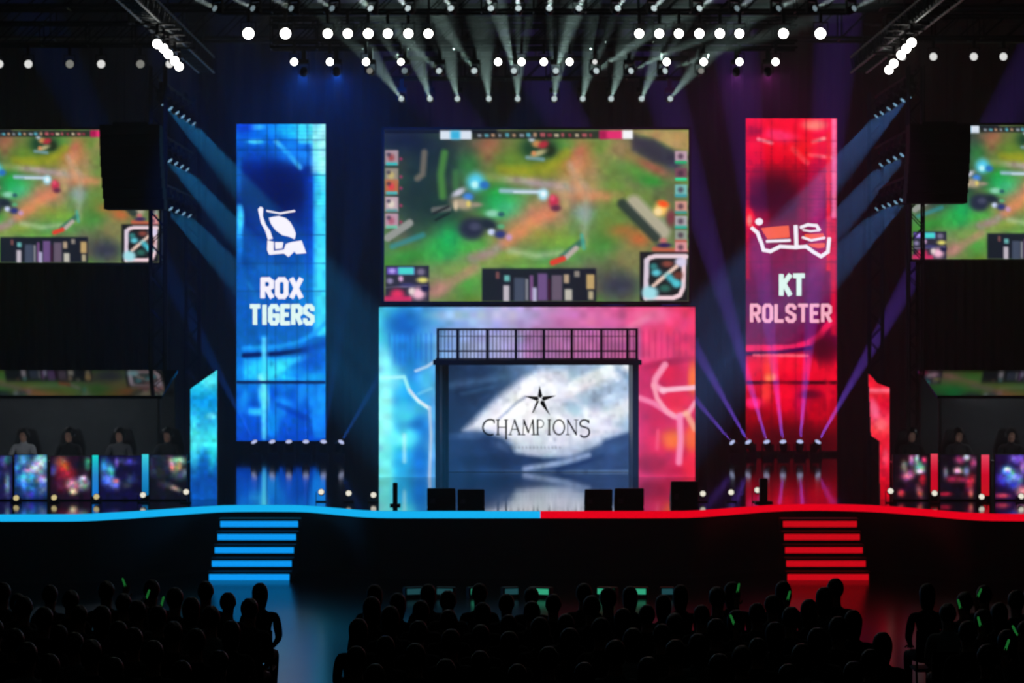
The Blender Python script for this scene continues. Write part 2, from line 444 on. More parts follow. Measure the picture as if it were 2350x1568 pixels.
# ---- the match picture, shown on three screens
def feed_picture(step):
    c = Cv(882, 298, 1580, 692, step, (96, 112, 66))
    B, L, R = c.blob, c.line, c.rect
    c.noise(40, 0.16, 3, 0.6)
    # ground: dirt, grass and paths
    for a in [(1000, 360, 120, 80, (20, 36, 52)), (960, 440, 100, 110, (18, 38, 44)), (920, 320, 90, 40, (12, 20, 52)), (1010, 480, 70, 60, (22, 44, 46)),
              (1130, 350, 50, 40, (120, 78, 62)), (1120, 345, 24, 34, (158, 84, 76), 30), (1078, 385, 30, 40, (34, 108, 56)), (1180, 370, 60, 40, (78, 120, 40)),
              (1180, 400, 90, 22, (122, 130, 36), -10), (1290, 380, 60, 30, (128, 128, 30), -25), (1140, 460, 44, 44, (14, 150, 62)), (1170, 480, 44, 32, (44, 166, 110)),
              (1010, 575, 60, 40, (44, 150, 70), -20), (1030, 555, 34, 40, (16, 156, 84), 20), (940, 590, 70, 22, (44, 128, 50), -15), (1090, 570, 46, 26, (60, 160, 66)),
              (1190, 530, 60, 26, (196, 118, 88), -35), (1240, 490, 60, 34, (182, 116, 92), -20), (1220, 540, 50, 30, (150, 130, 70)), (1330, 390, 44, 60, (168, 108, 78), 10),
              (1370, 430, 60, 34, (150, 120, 84)), (1300, 440, 30, 30, (168, 140, 112)), (1380, 335, 40, 22, (88, 146, 46)), (1325, 350, 34, 24, (170, 90, 72), -30),
              (1290, 335, 30, 18, (74, 134, 56)), (1430, 345, 50, 40, (140, 110, 80)), (1410, 440, 44, 40, (84, 128, 50), -30), (1470, 392, 60, 26, (70, 126, 50), 10),
              (1505, 418, 34, 14, (28, 134, 44), 10), (1340, 490, 24, 22, (128, 144, 164), 30), (1360, 450, 60, 14, (196, 126, 86)), (1300, 560, 70, 30, (110, 152, 54)),
              (1390, 560, 44, 44, (48, 122, 52)), (1410, 520, 44, 40, (84, 118, 50)), (1430, 530, 34, 16, (150, 100, 52)), (1465, 550, 30, 22, (176, 84, 44)),
              (1440, 590, 40, 30, (120, 110, 70)), (1110, 590, 60, 14, (132, 112, 118), -14), (1010, 660, 46, 24, (156, 108, 102), -25), (1070, 650, 40, 44, (70, 142, 58)),
              (1050, 620, 70, 20, (110, 136, 70)), (1240, 590, 80, 24, (56, 130, 70)), (1160, 590, 70, 22, (120, 140, 58)), (1460, 620, 50, 18, (128, 128, 68), 25),
              (1420, 655, 60, 40, (40, 40, 68)), (1500, 350, 50, 22, (46, 46, 62), 40), (1540, 315, 50, 18, (154, 126, 82), 20), (1565, 325, 24, 20, (150, 140, 50)),
              (1500, 385, 50, 14, (152, 76, 64), 25), (1545, 370, 26, 26, (44, 44, 74)), (1540, 440, 40, 30, (90, 92, 60)), (1230, 420, 90, 12, (160, 144, 150), 8)]:
        rot = a[5] if len(a) > 5 else 0
        B(a[0], a[1], a[2], a[3], a[4], rot, 0.85, 1.0)
    L([(1310, 380), (1345, 440), (1345, 500), (1338, 560)], 16, (150, 156, 140), .55, 16); L([(1170, 575), (1230, 588), (1290, 580)], 14, (150, 170, 130), .6, 12); L([(1085, 592), (1130, 580), (1150, 560)], 20, (140, 118, 120), .7, 14)
    L([(1160, 560), (1200, 530), (1240, 500), (1262, 492)], 24, (206, 122, 88), .6, 18); L([(1150, 390), (1215, 392), (1262, 378), (1300, 352)], 20, (134, 136, 34), .7, 16); L([(1325, 372), (1322, 420), (1345, 445)], 24, (196, 128, 92), .55, 20)
    L([(1000, 672), (1050, 640), (1090, 615)], 22, (166, 116, 106), .6, 14); c.poly([(1448, 300), (1580, 300), (1580, 345), (1545, 340), (1500, 318)], (158, 128, 84), .85, 14); c.poly([(1450, 312), (1500, 320), (1548, 350), (1550, 380), (1500, 372), (1450, 345)], (44, 42, 58), .8, 18)
    c.noise(16, 0.06, 5, 0.4); c.noise(6, 0.03, 6, 0.3)
    c.c *= 1.12
    # wall ruins, trunks and a dark pit
    L([(974, 350), (970, 400), (958, 410)], 14, (122, 112, 100), .8, 8); L([(1020, 352), (1012, 400), (1016, 450)], 17, (72, 132, 62), .9, 10); L([(1046, 396), (1046, 430)], 14, (60, 116, 66), .8, 8)
    L([(890, 546), (940, 512)], 17, (150, 152, 148), .95, 5); L([(900, 566), (970, 540)], 12, (50, 140, 156), .7, 8); L([(996, 482), (1030, 478)], 14, (110, 110, 108), .8, 6)
    L([(995, 490), (1030, 474)], 5, (20, 26, 30), .9, 4); L([(1000, 505), (1030, 490)], 5, (20, 26, 30), .8, 4)
    B(1083, 525, 32, 27, (36, 42, 66), 0, 1, 2.5); B(1120, 515, 26, 14, (30, 40, 56), 20); B(1090, 520, 14, 10, (66, 70, 96))
    # figures and spells, only as blurs of light
    B(1092, 418, 22, 22, (84, 206, 244), -35); B(1090, 424, 9, 9, (190, 250, 250)); B(1112, 425, 12, 10, (40, 110, 190)); B(1074, 452, 13, 10, (60, 130, 224)); B(1052, 442, 18, 8, (196, 196, 214), -30)
    B(1060, 468, 26, 14, (190, 166, 140), 15, .9); B(1046, 472, 6, 12, (210, 190, 160)); B(1092, 470, 16, 6, (150, 140, 120)); B(1075, 468, 6, 8, (220, 200, 110))
    L([(1150, 438), (1250, 441)], 10, (168, 196, 226), .85, 8); L([(1180, 441), (1250, 441)], 4, (226, 236, 250), .8, 4)
    B(1247, 447, 13, 14, (176, 232, 252)); B(1247, 445, 6, 6, (240, 252, 255)); B(1271, 463, 13, 16, (196, 44, 78)); B(1276, 478, 12, 8, (100, 44, 70)); B(1268, 455, 6, 8, (226, 80, 110))
    B(1130, 490, 17, 9, (140, 206, 176)); B(1150, 492, 8, 6, (40, 90, 100)); B(1128, 533, 9, 8, (206, 216, 250)); B(1148, 538, 14, 10, (44, 54, 120)); B(1168, 545, 8, 8, (196, 150, 190)); B(1150, 520, 9, 6, (90, 170, 120))
    L([(1455, 466), (1520, 532)], 36, (182, 172, 152), .9, 14); L([(1428, 468), (1505, 546)], 22, (40, 54, 52), .9, 10); B(1518, 480, 17, 17, (255, 196, 96)); B(1522, 468, 14, 8, (250, 84, 34), 15); B(1510, 486, 10, 10, (250, 220, 160))
    B(1540, 500, 12, 20, (120, 56, 66)); L([(1502, 572), (1574, 578)], 12, (196, 92, 70), .9, 6); B(1522, 553, 9, 7, (200, 110, 110)); B(1524, 563, 18, 6, (48, 30, 84))
    L([(1290, 590), (1335, 555)], 14, (40, 96, 92), .8, 8); L([(1300, 590), (1322, 570)], 12, (196, 176, 172), .9, 6); L([(1268, 603), (1292, 594)], 13, (226, 60, 48), .95, 5); L([(1335, 540), (1340, 570)], 8, (70, 170, 150), .8, 6)
    # a hollow with a small camp, top middle
    B(1236, 340, 44, 30, (26, 62, 44), 0, 1, 2); B(1262, 346, 14, 14, (30, 44, 28)); L([(1210, 362), (1246, 366)], 9, (110, 150, 156), .9, 5); B(1232, 330, 12, 9, (196, 140, 84)); B(1247, 332, 13, 9, (176, 44, 60), -25); B(1220, 318, 8, 8, (196, 210, 220)); B(1236, 352, 20, 7, (176, 166, 120), -20); B(1225, 352, 6, 6, (210, 140, 90))
    # score bar
    R(882, 298, 1140, 306, (10, 16, 40), .9); R(1085, 300, 1400, 319, (20, 22, 30), .72)
    R(1010, 300, 1082, 320, (216, 226, 240)); R(1034, 300, 1056, 320, (58, 176, 220), 1, 8); R(1376, 300, 1430, 319, (224, 46, 110), 1, 6); R(1376, 300, 1392, 319, (150, 20, 70), .8, 8); R(1428, 299, 1452, 319, (244, 244, 248), 1, 5)
    r = np.random.RandomState(4)
    for k in range(17):
        q = 1096 + k * 16
        col = [(150, 160, 172), (90, 180, 200), (190, 150, 120)][k % 3] if q < 1230 else [(190, 90, 100), (150, 50, 70), (210, 190, 160)][k % 3]
        R(q, 305 + r.rand() * 3, q + 6 + r.rand() * 5, 314, col, .85)
    # portraits down both sides
    tops = [(345, (176, 150, 160), (156, 70, 70), (40, 190, 190)), (386, (150, 140, 128), (200, 180, 110), (60, 70, 120)), (412, (190, 110, 70), (220, 60, 70), (50, 190, 200)), (452, (196, 170, 180), (230, 220, 200), (90, 150, 150)), (490, (190, 150, 170), (170, 90, 110), (90, 200, 160))]
    for k, (y, a, b, h) in enumerate(tops):
        R(884, y, 914, y + 34, a, .95); B(898, y + 17, 8, 9, b, 0, .9); B(892, y + 10, 5, 5, (40, 40, 60), 0, .7); R(886, y + 28, 912, y + 34, h, .95); B(920, y + 20, 4, 4, (190, 50, 100), 0, .7)
    tops = [(347, (196, 160, 180), (30, 170, 110)), (386, (120, 70, 90), (40, 220, 150)), (424, (120, 190, 190), (60, 150, 160)), (462, (216, 150, 140), (60, 150, 140)), (496, (176, 170, 180), (50, 170, 150)), (528, (150, 160, 150), (190, 100, 90)), (556, (230, 150, 160), (196, 80, 90))]
    for k, (y, a, h) in enumerate(tops):
        R(1549, y, 1577, y + 26, a, .9); B(1562, y + 12, 7, 7, (60, 40, 60), 0, .7); R(1549, y + 22, 1576, y + 29, h, .95); B(1584, y + 14, 5, 6, (60, 10, 20))
    # status panels along the bottom
    R(884, 610, 985, 692, (34, 32, 58), .88); R(888, 614, 952, 630, (96, 76, 170)); R(914, 614, 950, 630, (70, 214, 208), 1, 6); B(900, 622, 8, 6, (180, 160, 240)); B(970, 643, 14, 7, (222, 214, 110)); B(920, 640, 6, 7, (214, 170, 214)); B(895, 645, 8, 7, (140, 130, 170)); B(966, 624, 10, 8, (120, 110, 140))
    B(912, 676, 17, 13, (226, 48, 96)); R(882, 680, 945, 692, (214, 44, 100), .9, 6); B(960, 674, 17, 15, (250, 190, 214)); B(945, 668, 8, 10, (230, 210, 210)); B(935, 655, 20, 6, (60, 60, 110)); B(975, 662, 10, 8, (24, 24, 66)); L([(885, 660), (980, 656)], 2, (140, 130, 160), .7)
    R(1106, 616, 1368, 692, (18, 22, 40), .93, 5)
    for x0, x1, y0, y1, col in [(1157, 1170, 632, 646, (110, 190, 186)), (1155, 1169, 655, 692, (206, 196, 206)), (1180, 1204, 638, 692, (70, 80, 102)), (1216, 1224, 632, 690, (130, 84, 140)), (1222, 1232, 660, 692, (196, 190, 226)), (1234, 1256, 628, 690, (116, 84, 140)),
                                (1266, 1290, 632, 690, (108, 92, 112)), (1294, 1306, 630, 650, (196, 170, 140)), (1296, 1313, 664, 690, (206, 200, 186)), (1318, 1330, 622, 636, (150, 140, 130)), (1346, 1364, 630, 664, (206, 172, 112)), (1350, 1362, 668, 688, (190, 176, 140)), (1138, 1146, 624, 640, (130, 80, 80)), (1206, 1212, 640, 690, (150, 150, 160)), (1258, 1263, 640, 690, (70, 20, 50))]:
        R(x0, y0, x1, y1, col, .9, 5)
    # small map in a pale rounded frame
    R(1468, 578, 1580, 692, (16, 18, 28), .9, 5)
    L([(1484, 600), (1490, 592), (1505, 588), (1574, 588), (1574, 590)], 10, (232, 206, 214), 1, 3); L([(1484, 598), (1482, 684)], 12, (216, 200, 216), 1, 3); L([(1570, 590), (1568, 660), (1560, 678), (1545, 684), (1482, 684)], 10, (240, 208, 216), 1, 3)
    B(1492, 672, 20, 16, (160, 222, 232), 0, 1, 2.5); B(1562, 602, 14, 12, (214, 206, 234), 0, 1, 2.5); L([(1500, 655), (1552, 612)], 9, (240, 206, 190), .95, 4)
    for x_, y_, rx, ry, col in [(1506, 626, 12, 9, (96, 206, 222)), (1544, 642, 22, 10, (70, 190, 206)), (1552, 652, 10, 9, (84, 200, 214)), (1500, 612, 10, 8, (50, 130, 130)), (1532, 606, 14, 8, (140, 70, 60)), (1556, 632, 12, 10, (110, 56, 46)), (1496, 644, 8, 8, (30, 34, 36)), (1526, 662, 14, 9, (44, 104, 92))]:
        B(x_, y_, rx, ry, col, 35 if rx > 14 else 0, .95)
    return c

def screen(name, label, cv, rect, D, frame=0.06, cables=None, cat='screen', depth=0.18, hang=True, group=None):
    """an LED screen: glowing face, casing, and steel cables up to the roof"""
    X0, X1, Zt, Zb = rect
    t = thing(name, label, cat, ((X0 + X1) / 2, D, Zb), group)
    led('display_face', cv, rect, D - 0.012, t)
    part('casing', MB().box(X0 - frame, X1 + frame, D, D + depth, Zb - frame, Zt + frame), CASE, t, bevel=0.01)
    if hang:
        for x in (X0 + 0.15 * (X1 - X0), X1 - 0.15 * (X1 - X0)):
            part('hanging_cable', MB().cyl((x, D + depth / 2, Zt + frame - 0.01), (x, D + depth / 2, ROOF - .004), 0.012, n=6), MATTE, t)
    return t
feed = feed_picture(2.6)
DC = 54.0
screen('game_screen', 'large central screen showing a green game map above the stage portal', feed, (X(882, DC), X(1580, DC), Z(298, DC), Z(692, DC)), DC)
feed_s = feed_picture(3.6)
DS = 56.0
screen('game_screen', 'side screen with the green game map, cut by the frame edge, nearer the blue banner', feed_s, (X(-172, DS), X(365, DS), Z(298, DS), Z(603, DS)), DS)
screen('game_screen', 'side screen with the green game map, cut by the frame edge, nearer the red banner', feed_s, (X(2093, DS), X(2630, DS), Z(288, DS), Z(595, DS)), DS)

# ---- portal of light round the central opening
def portal():
    c = Cv(870, 705, 1595, 1096, 2.8, (60, 150, 220))
    B, L, R = c.blob, c.line, c.rect
    c.hgrad([(870, (70, 205, 235)), (940, (40, 140, 215)), (1000, (90, 165, 225)), (1080, (150, 180, 228)), (1200, (176, 160, 208)), (1290, (200, 130, 186)), (1380, (214, 96, 156)), (1470, (226, 72, 130)), (1595, (230, 50, 92))])
    B(925, 745, 40, 32, (16, 96, 196), 10, .9); B(925, 815, 50, 44, (20, 116, 206), 0, .8); B(1050, 725, 60, 14, (176, 214, 240), 0, .6); B(1160, 725, 60, 16, (196, 190, 226), 0, .6)
    B(1340, 740, 90, 24, (214, 110, 170), 0, .6); B(1500, 725, 50, 20, (240, 130, 176), 0, .6); B(1460, 745, 40, 10, (244, 150, 186), -30, .5); B(1560, 740, 26, 26, (236, 70, 130), 0, .6); B(1570, 780, 40, 14, (206, 40, 96), -20, .6)
    R(1000, 752, 1470, 830, (150, 140, 190), .35, 10); R(1200, 752, 1470, 830, (150, 60, 120), .35, 20)
    for k in range(9): R(892 + k * 12, 765, 896 + k * 12, 832 + 6 * math.sin(k), (30, 90, 190), .45, 3)
    for k in range(8): R(1474 + k * 14, 760, 1478 + k * 14, 822, (176, 30, 90), .35, 3)
    B(880, 830, 22, 40, (140, 250, 250), 0, .8); B(885, 1000, 22, 130, (136, 246, 246), 0, .95); B(890, 870, 40, 40, (130, 240, 250), 0, .7); B(940, 905, 30, 30, (30, 170, 234), 0, .7); B(935, 950, 40, 26, (80, 230, 248), 0, .7)
    B(965, 985, 24, 36, (16, 104, 196), 0, .8); B(930, 1008, 34, 26, (84, 236, 250), 0, .9); B(920, 1060, 40, 40, (36, 196, 244), 0, .6); B(966, 1060, 22, 46, (12, 96, 190), 0, .8); B(980, 870, 20, 30, (70, 200, 240), 0, .6); B(975, 920, 16, 16, (50, 180, 240), 0, .5)
    B(878, 930, 20, 90, (150, 252, 246), 0, .85); B(884, 1075, 18, 60, (120, 246, 240), 0, .8); B(915, 1010, 30, 14, (110, 244, 250), 0, .8)
    c.noise(18, 0.06, 11, .3)
    L([(876, 868), (928, 866), (940, 900), (962, 924), (985, 938)], 8, (170, 246, 250), .9, 5); L([(940, 895), (958, 918), (985, 938)], 6, (236, 230, 244), .8, 4); L([(986, 936), (989, 1000), (986, 1096)], 7, (172, 196, 226), .95, 4); L([(954, 852), (980, 842), (1000, 828)], 6, (206, 226, 244), .85, 4); L([(928, 1000), (928, 1060)], 8, (196, 246, 250), .7, 8); L([(960, 905), (990, 892)], 6, (150, 226, 246), .5, 5)
    # hot side
    R(1465, 832, 1600, 1096, (206, 26, 76), .8, 24); R(1465, 835, 1495, 1096, (196, 44, 104), .5, 14); B(1490, 1062, 40, 24, (140, 14, 52), 0, .8); B(1540, 832, 60, 10, (150, 14, 60), -10, .7); B(1540, 860, 30, 24, (214, 12, 56), 0, .9); B(1552, 920, 34, 24, (236, 26, 52), 0, .95); B(1558, 945, 30, 10, (250, 60, 70), 0, .8); B(1590, 870, 12, 40, (250, 120, 30), 0, .9); B(1540, 1010, 30, 24, (255, 116, 24), 0, .95); B(1588, 1008, 16, 36, (255, 110, 40), 0, .9)
    B(1510, 960, 26, 34, (200, 20, 72), 0, .8); B(1500, 1030, 26, 40, (226, 26, 76), 0, .7); B(1500, 1065, 30, 20, (150, 16, 56), 0, .6); B(1585, 1070, 24, 30, (250, 40, 66), 0, .8); B(1540, 1080, 30, 16, (196, 20, 66), 0, .6)
    c.noise(18, 0.05, 12, .3)
    L([(1526, 838), (1504, 870), (1502, 885), (1522, 898)], 15, (250, 150, 178), .95, 7); L([(1520, 896), (1595, 890)], 12, (252, 190, 206), .95, 5); L([(1468, 914), (1500, 926), (1545, 956)], 13, (248, 130, 170), .9, 7); L([(1500, 885), (1508, 915), (1530, 945), (1552, 958), (1580, 948), (1595, 925)], 11, (250, 158, 176), .95, 6); L([(1560, 955), (1562, 1010), (1558, 1062)], 15, (250, 136, 176), .95, 7); L([(1510, 990), (1508, 1030)], 8, (250, 90, 120), .7, 6); L([(1575, 950), (1595, 985)], 14, (250, 176, 140), .8, 7)
    t = thing('portal_screen', 'blue-to-pink LED portal with glowing cracks round the centre of the stage', 'screen', (X(1232, DC), DC, STAGE))
    led('display_face', c, (X(870, DC), X(1595, DC), Z(705, DC), STAGE), DC - 0.012, t, hole=(1000, 826, 1465, 1200))
    for a, b, zb in ((870, 1000, STAGE), (1465, 1595, STAGE)):
        part('leg_casing', MB().box(X(a, DC) - 0.02, X(b, DC), DC, DC + 0.25, zb, Z(826, DC)), CASE, t, bevel=0.01)
    part('lintel_casing', MB().box(X(870, DC) - 0.02, X(1595, DC) + 0.02, DC, DC + 0.25, Z(826, DC), Z(705, DC) + 0.03), CASE, t, bevel=0.01)
    for a, b in ((1000, 1010), (1452, 1465)):
        part('opening_jamb', MB().box(X(a, DC), X(b, DC), DC - 0.03, DC + 1.97, STAGE, Z(828, DC)), MATTE, t)
    part('opening_soffit', MB().box(X(1000, DC), X(1465, DC), DC - 0.03, DC + 1.97, Z(836, DC), Z(822, DC)), MATTE, t)
    return t
portal()

# ---- balcony rail in front of the lintel
DR = 53.2
rail_t = thing('balcony_railing', 'dark steel railing on the ledge above the central opening', 'railing', (X(1232, DR), DR, Z(836, DR)))
part('ledge', MB().box(X(994, DR), X(1472, DR), DR - 0.15, DC - 0.04, Z(838, DR), Z(826, DR)), MATTE, rail_t, bevel=0.01)
for y, r in ((756, 0.022), (806, 0.018), (772, 0.008)):
    part('rail', MB().cyl((X(1003, DR), DR, Z(y, DR)), (X(1463, DR), DR, Z(y, DR)), r, n=8), MATTE, rail_t, smooth=True)
for x in (1005, 1050, 1118, 1184, 1248, 1312, 1380, 1440, 1461):
    part('post', MB().box(X(x, DR) - 0.03, X(x, DR) + 0.03, DR - 0.03, DR + 0.03, Z(827, DR), Z(754, DR)), MATTE, rail_t)
bal = [x for x in np.arange(1012, 1460, 8.5) if min(abs(x - q) for q in (1005, 1050, 1118, 1184, 1248, 1312, 1380, 1440, 1461)) > 4]
for x in bal:
    part('baluster', MB().cyl((X(x, DR), DR, Z(827, DR)), (X(x, DR), DR, Z(756, DR)), 0.008, n=6), MATTE, rail_t)

# ---- inner screen with the title
def inner():
    D = 56.0
    c = Cv(1030, 838, 1447, 1083, 2.4, (34, 62, 104))
    B, L, R = c.blob, c.line, c.rect
    c.hgrad([(1030, (24, 44, 74)), (1120, (60, 92, 136)), (1240, (160, 180, 210)), (1447, (150, 175, 205))])
    R(1030, 838, 1140, 1083, (26, 50, 86), .6, 80)
    c.hgrad([(1030, (24, 44, 76)), (1110, (36, 64, 104)), (1240, (110, 140, 176)), (1447, (150, 178, 208))])
    c.poly([(1240, 838), (1447, 838), (1447, 1010), (1240, 1010)], (176, 198, 220), .7, 60)
    B(1070, 875, 90, 44, (26, 50, 84), 0, .8); L([(1040, 884), (1180, 862)], 16, (70, 104, 146), .6, 14); L([(1060, 905), (1160, 880)], 8, (50, 84, 124), .6, 8)
    W = (248, 248, 254)
    c.poly([(1064, 988), (1100, 952), (1150, 905), (1200, 868), (1240, 850), (1300, 852), (1330, 930), (1420, 985), (1330, 1030), (1210, 1045), (1160, 1005), (1110, 990)], (228, 232, 246), .95, 26)
    c.poly([(1110, 975), (1160, 925), (1215, 872), (1262, 862), (1290, 900), (1290, 975), (1210, 1000)], W, .9, 30)
    L([(1300, 905), (1380, 868), (1447, 842)], 26, W, .9, 22); L([(1330, 960), (1400, 955), (1447, 930)], 40, (240, 242, 252), .9, 26); L([(1320, 880), (1400, 846)], 20, (244, 247, 252), .8, 14); L([(1420, 850), (1447, 870)], 18, (120, 152, 190), .7, 14)
    B(1316, 936, 26, 16, (150, 186, 212), 35, .8); B(1345, 905, 30, 8, (176, 202, 224), -20, .7); B(1400, 912, 34, 8, (196, 214, 232), -15, .7); B(1275, 930, 20, 30, (214, 224, 240), 0, .5); L([(1145, 962), (1185, 925), (1205, 912)], 6, (130, 142, 172), .7, 6)
    c.poly([(1030, 1000), (1110, 996), (1150, 1010), (1185, 1040), (1250, 1052), (1320, 1044), (1390, 1010), (1447, 990), (1447, 1083), (1030, 1083)], (28, 52, 94), .92, 16)
    B(1075, 1000, 40, 10, (70, 100, 146), 0, .6); B(1150, 1024, 22, 10, (70, 96, 140), 25, .7); L([(1190, 1030), (1300, 1040), (1370, 1015)], 22, (196, 208, 230), .7, 14); L([(1205, 1076), (1290, 1062), (1350, 1044)], 13, (150, 172, 208), .85, 9); L([(1280, 1079), (1345, 1062), (1385, 1044)], 9, (22, 46, 90), .85, 7); B(1400, 1030, 40, 16, (56, 92, 142), -15, .6); B(1110, 1060, 80, 16, (18, 38, 74), 0, .8)
    c.noise(26, 0.07, 21, .15); c.noise(9, 0.05, 22, .1)
    for k in range(14): R(1172 + k * 8.5, 1024, 1176 + k * 8.5, 1031, (110, 116, 130), .55, 3)
    t = thing('title_screen', 'recessed screen showing a dark star and the word CHAMPIONS on white clouds', 'screen', (X(1238, D), D, STAGE))
    led('display_face', c, (X(1030, D), X(1447, D), Z(838, D), Z(1083, D)), D - 0.012, t)
    part('casing', MB().box(X(1022, D), X(1455, D), D, D + 0.18, STAGE, Z(834, D)), CASE, t, bevel=0.01)
    ink = mat('printed_dark_ink', (26, 26, 34), 0.9, spec=0.0)
    D2 = D - 0.03
    # star emblem, five unequal blades
    cx, cy = 1240, 917; mb = MB()
    tips = [(1238, 884), (1277, 908), (1263, 955), (1220, 950), (1203, 909)]
    for k, (tx, ty) in enumerate(tips):
        a = math.atan2(ty - cy, tx - cx); w1 = 9.5
        l = (cx + w1 * math.cos(a + 0.63), cy + w1 * math.sin(a + 0.63)); r_ = (cx + w1 * math.cos(a - 0.63), cy + w1 * math.sin(a - 0.63))
        inn = (cx + 2.5 * math.cos(a), cy + 2.5 * math.sin(a))
        q = [l, (tx, ty), r_, inn]
        if k in (3,): q = [l, (tx, ty), (tx + 5, ty - 4), inn]
        mb.prism_xz([(X(p[0], D2), Z(p[1], D2)) for p in q], D2 - 0.01, D2)
    part('star_emblem', mb, ink, t)
    TH, TN = 1.0, 0.55
    ser = lambda x, y: (TN, [(x - .16, y), (x + .16, y)])
    G = {
        'C': ([(1.0, arc(.62, .5, .55, .52, -60, -290, 14)), (.8, [(.88, .02), (.9, .2)])], 1.25),
        'H': ([(TH, [(.1, 0), (.1, 1)]), (TH, [(.85, 0), (.85, 1.28)]), (TN, [(.1, .5), (.85, .5)]), ser(.1, 0), ser(.1, 1), ser(.85, 0)], 1.0),
        'A': ([(TN, [(.08, 1), (.48, 0)]), (TH, [(.48, 0), (.92, 1)]), (TN, [(.24, .64), (.72, .64)]), ser(.08, 1), ser(.9, 1)], 1.05),
        'M': ([(TN, [(.1, 1), (.16, 0)]), (TH, [(.16, 0), (.5, .85)]), (TN, [(.5, .85), (.84, 0)]), (TH, [(.84, 0), (.92, 1)]), ser(.1, 1), ser(.9, 1)], 1.2),
        'P': ([(TH, [(.15, 0), (.15, 1)]), (TN, [(.15, 0)] + arc(.45, .26, .35, .26, -90, 90, 8) + [(.15, .52)]), ser(.15, 1)], .85),
        'I': ([(TH, [(.5, 0), (.5, 1)]), (TN, [(.2, 0), (.8, 0)]), (TN, [(.2, 1), (.8, 1)])], .45),
        'O': ([(.85, arc(.5, .5, .46, .5, 0, 360, 18))], 1.1),
        'N': ([(TN, [(.12, 1), (.12, 0)]), (TH, [(.12, 0), (.88, 1)]), (TN, [(.88, 1), (.88, 0)]), ser(.12, 1), ser(.88, 0)], 1.05),
        'S': ([(1.0, arc(.45, .25, .36, .25, -30, -220, 9) + [(.5, .5)] + arc(.45, .82, .42, .34, -50, 140, 10)), (.8, [(.8, .02), (.82, .2)])], 1.1),
    }
    part('lettering', strokes([G[ch] for ch in 'CHAMPIONS'], 1106, 964, 25, 34, 3.0, 4.2, D2, 0.01), ink, t)
inner()

# ---- team banners
DB = 64.5
def seams(c, xs, ys, col, a=.75, wd=2.2):
    for x in xs: c.rect(x - wd / 2, c.y0, x + wd / 2, c.y1, col, a, 2.5)
    for y in ys: c.rect(c.x0, y - wd / 2, c.x1, y + wd / 2, col, a, 2.5)
WHITE = glow('white_lettering_glow', (250, 244, 250), 1.4)
MINT = glow('mint_lettering_glow', (226, 250, 240), 1.4)
PINK = glow('pink_lettering_glow', (250, 176, 196), 1.4)

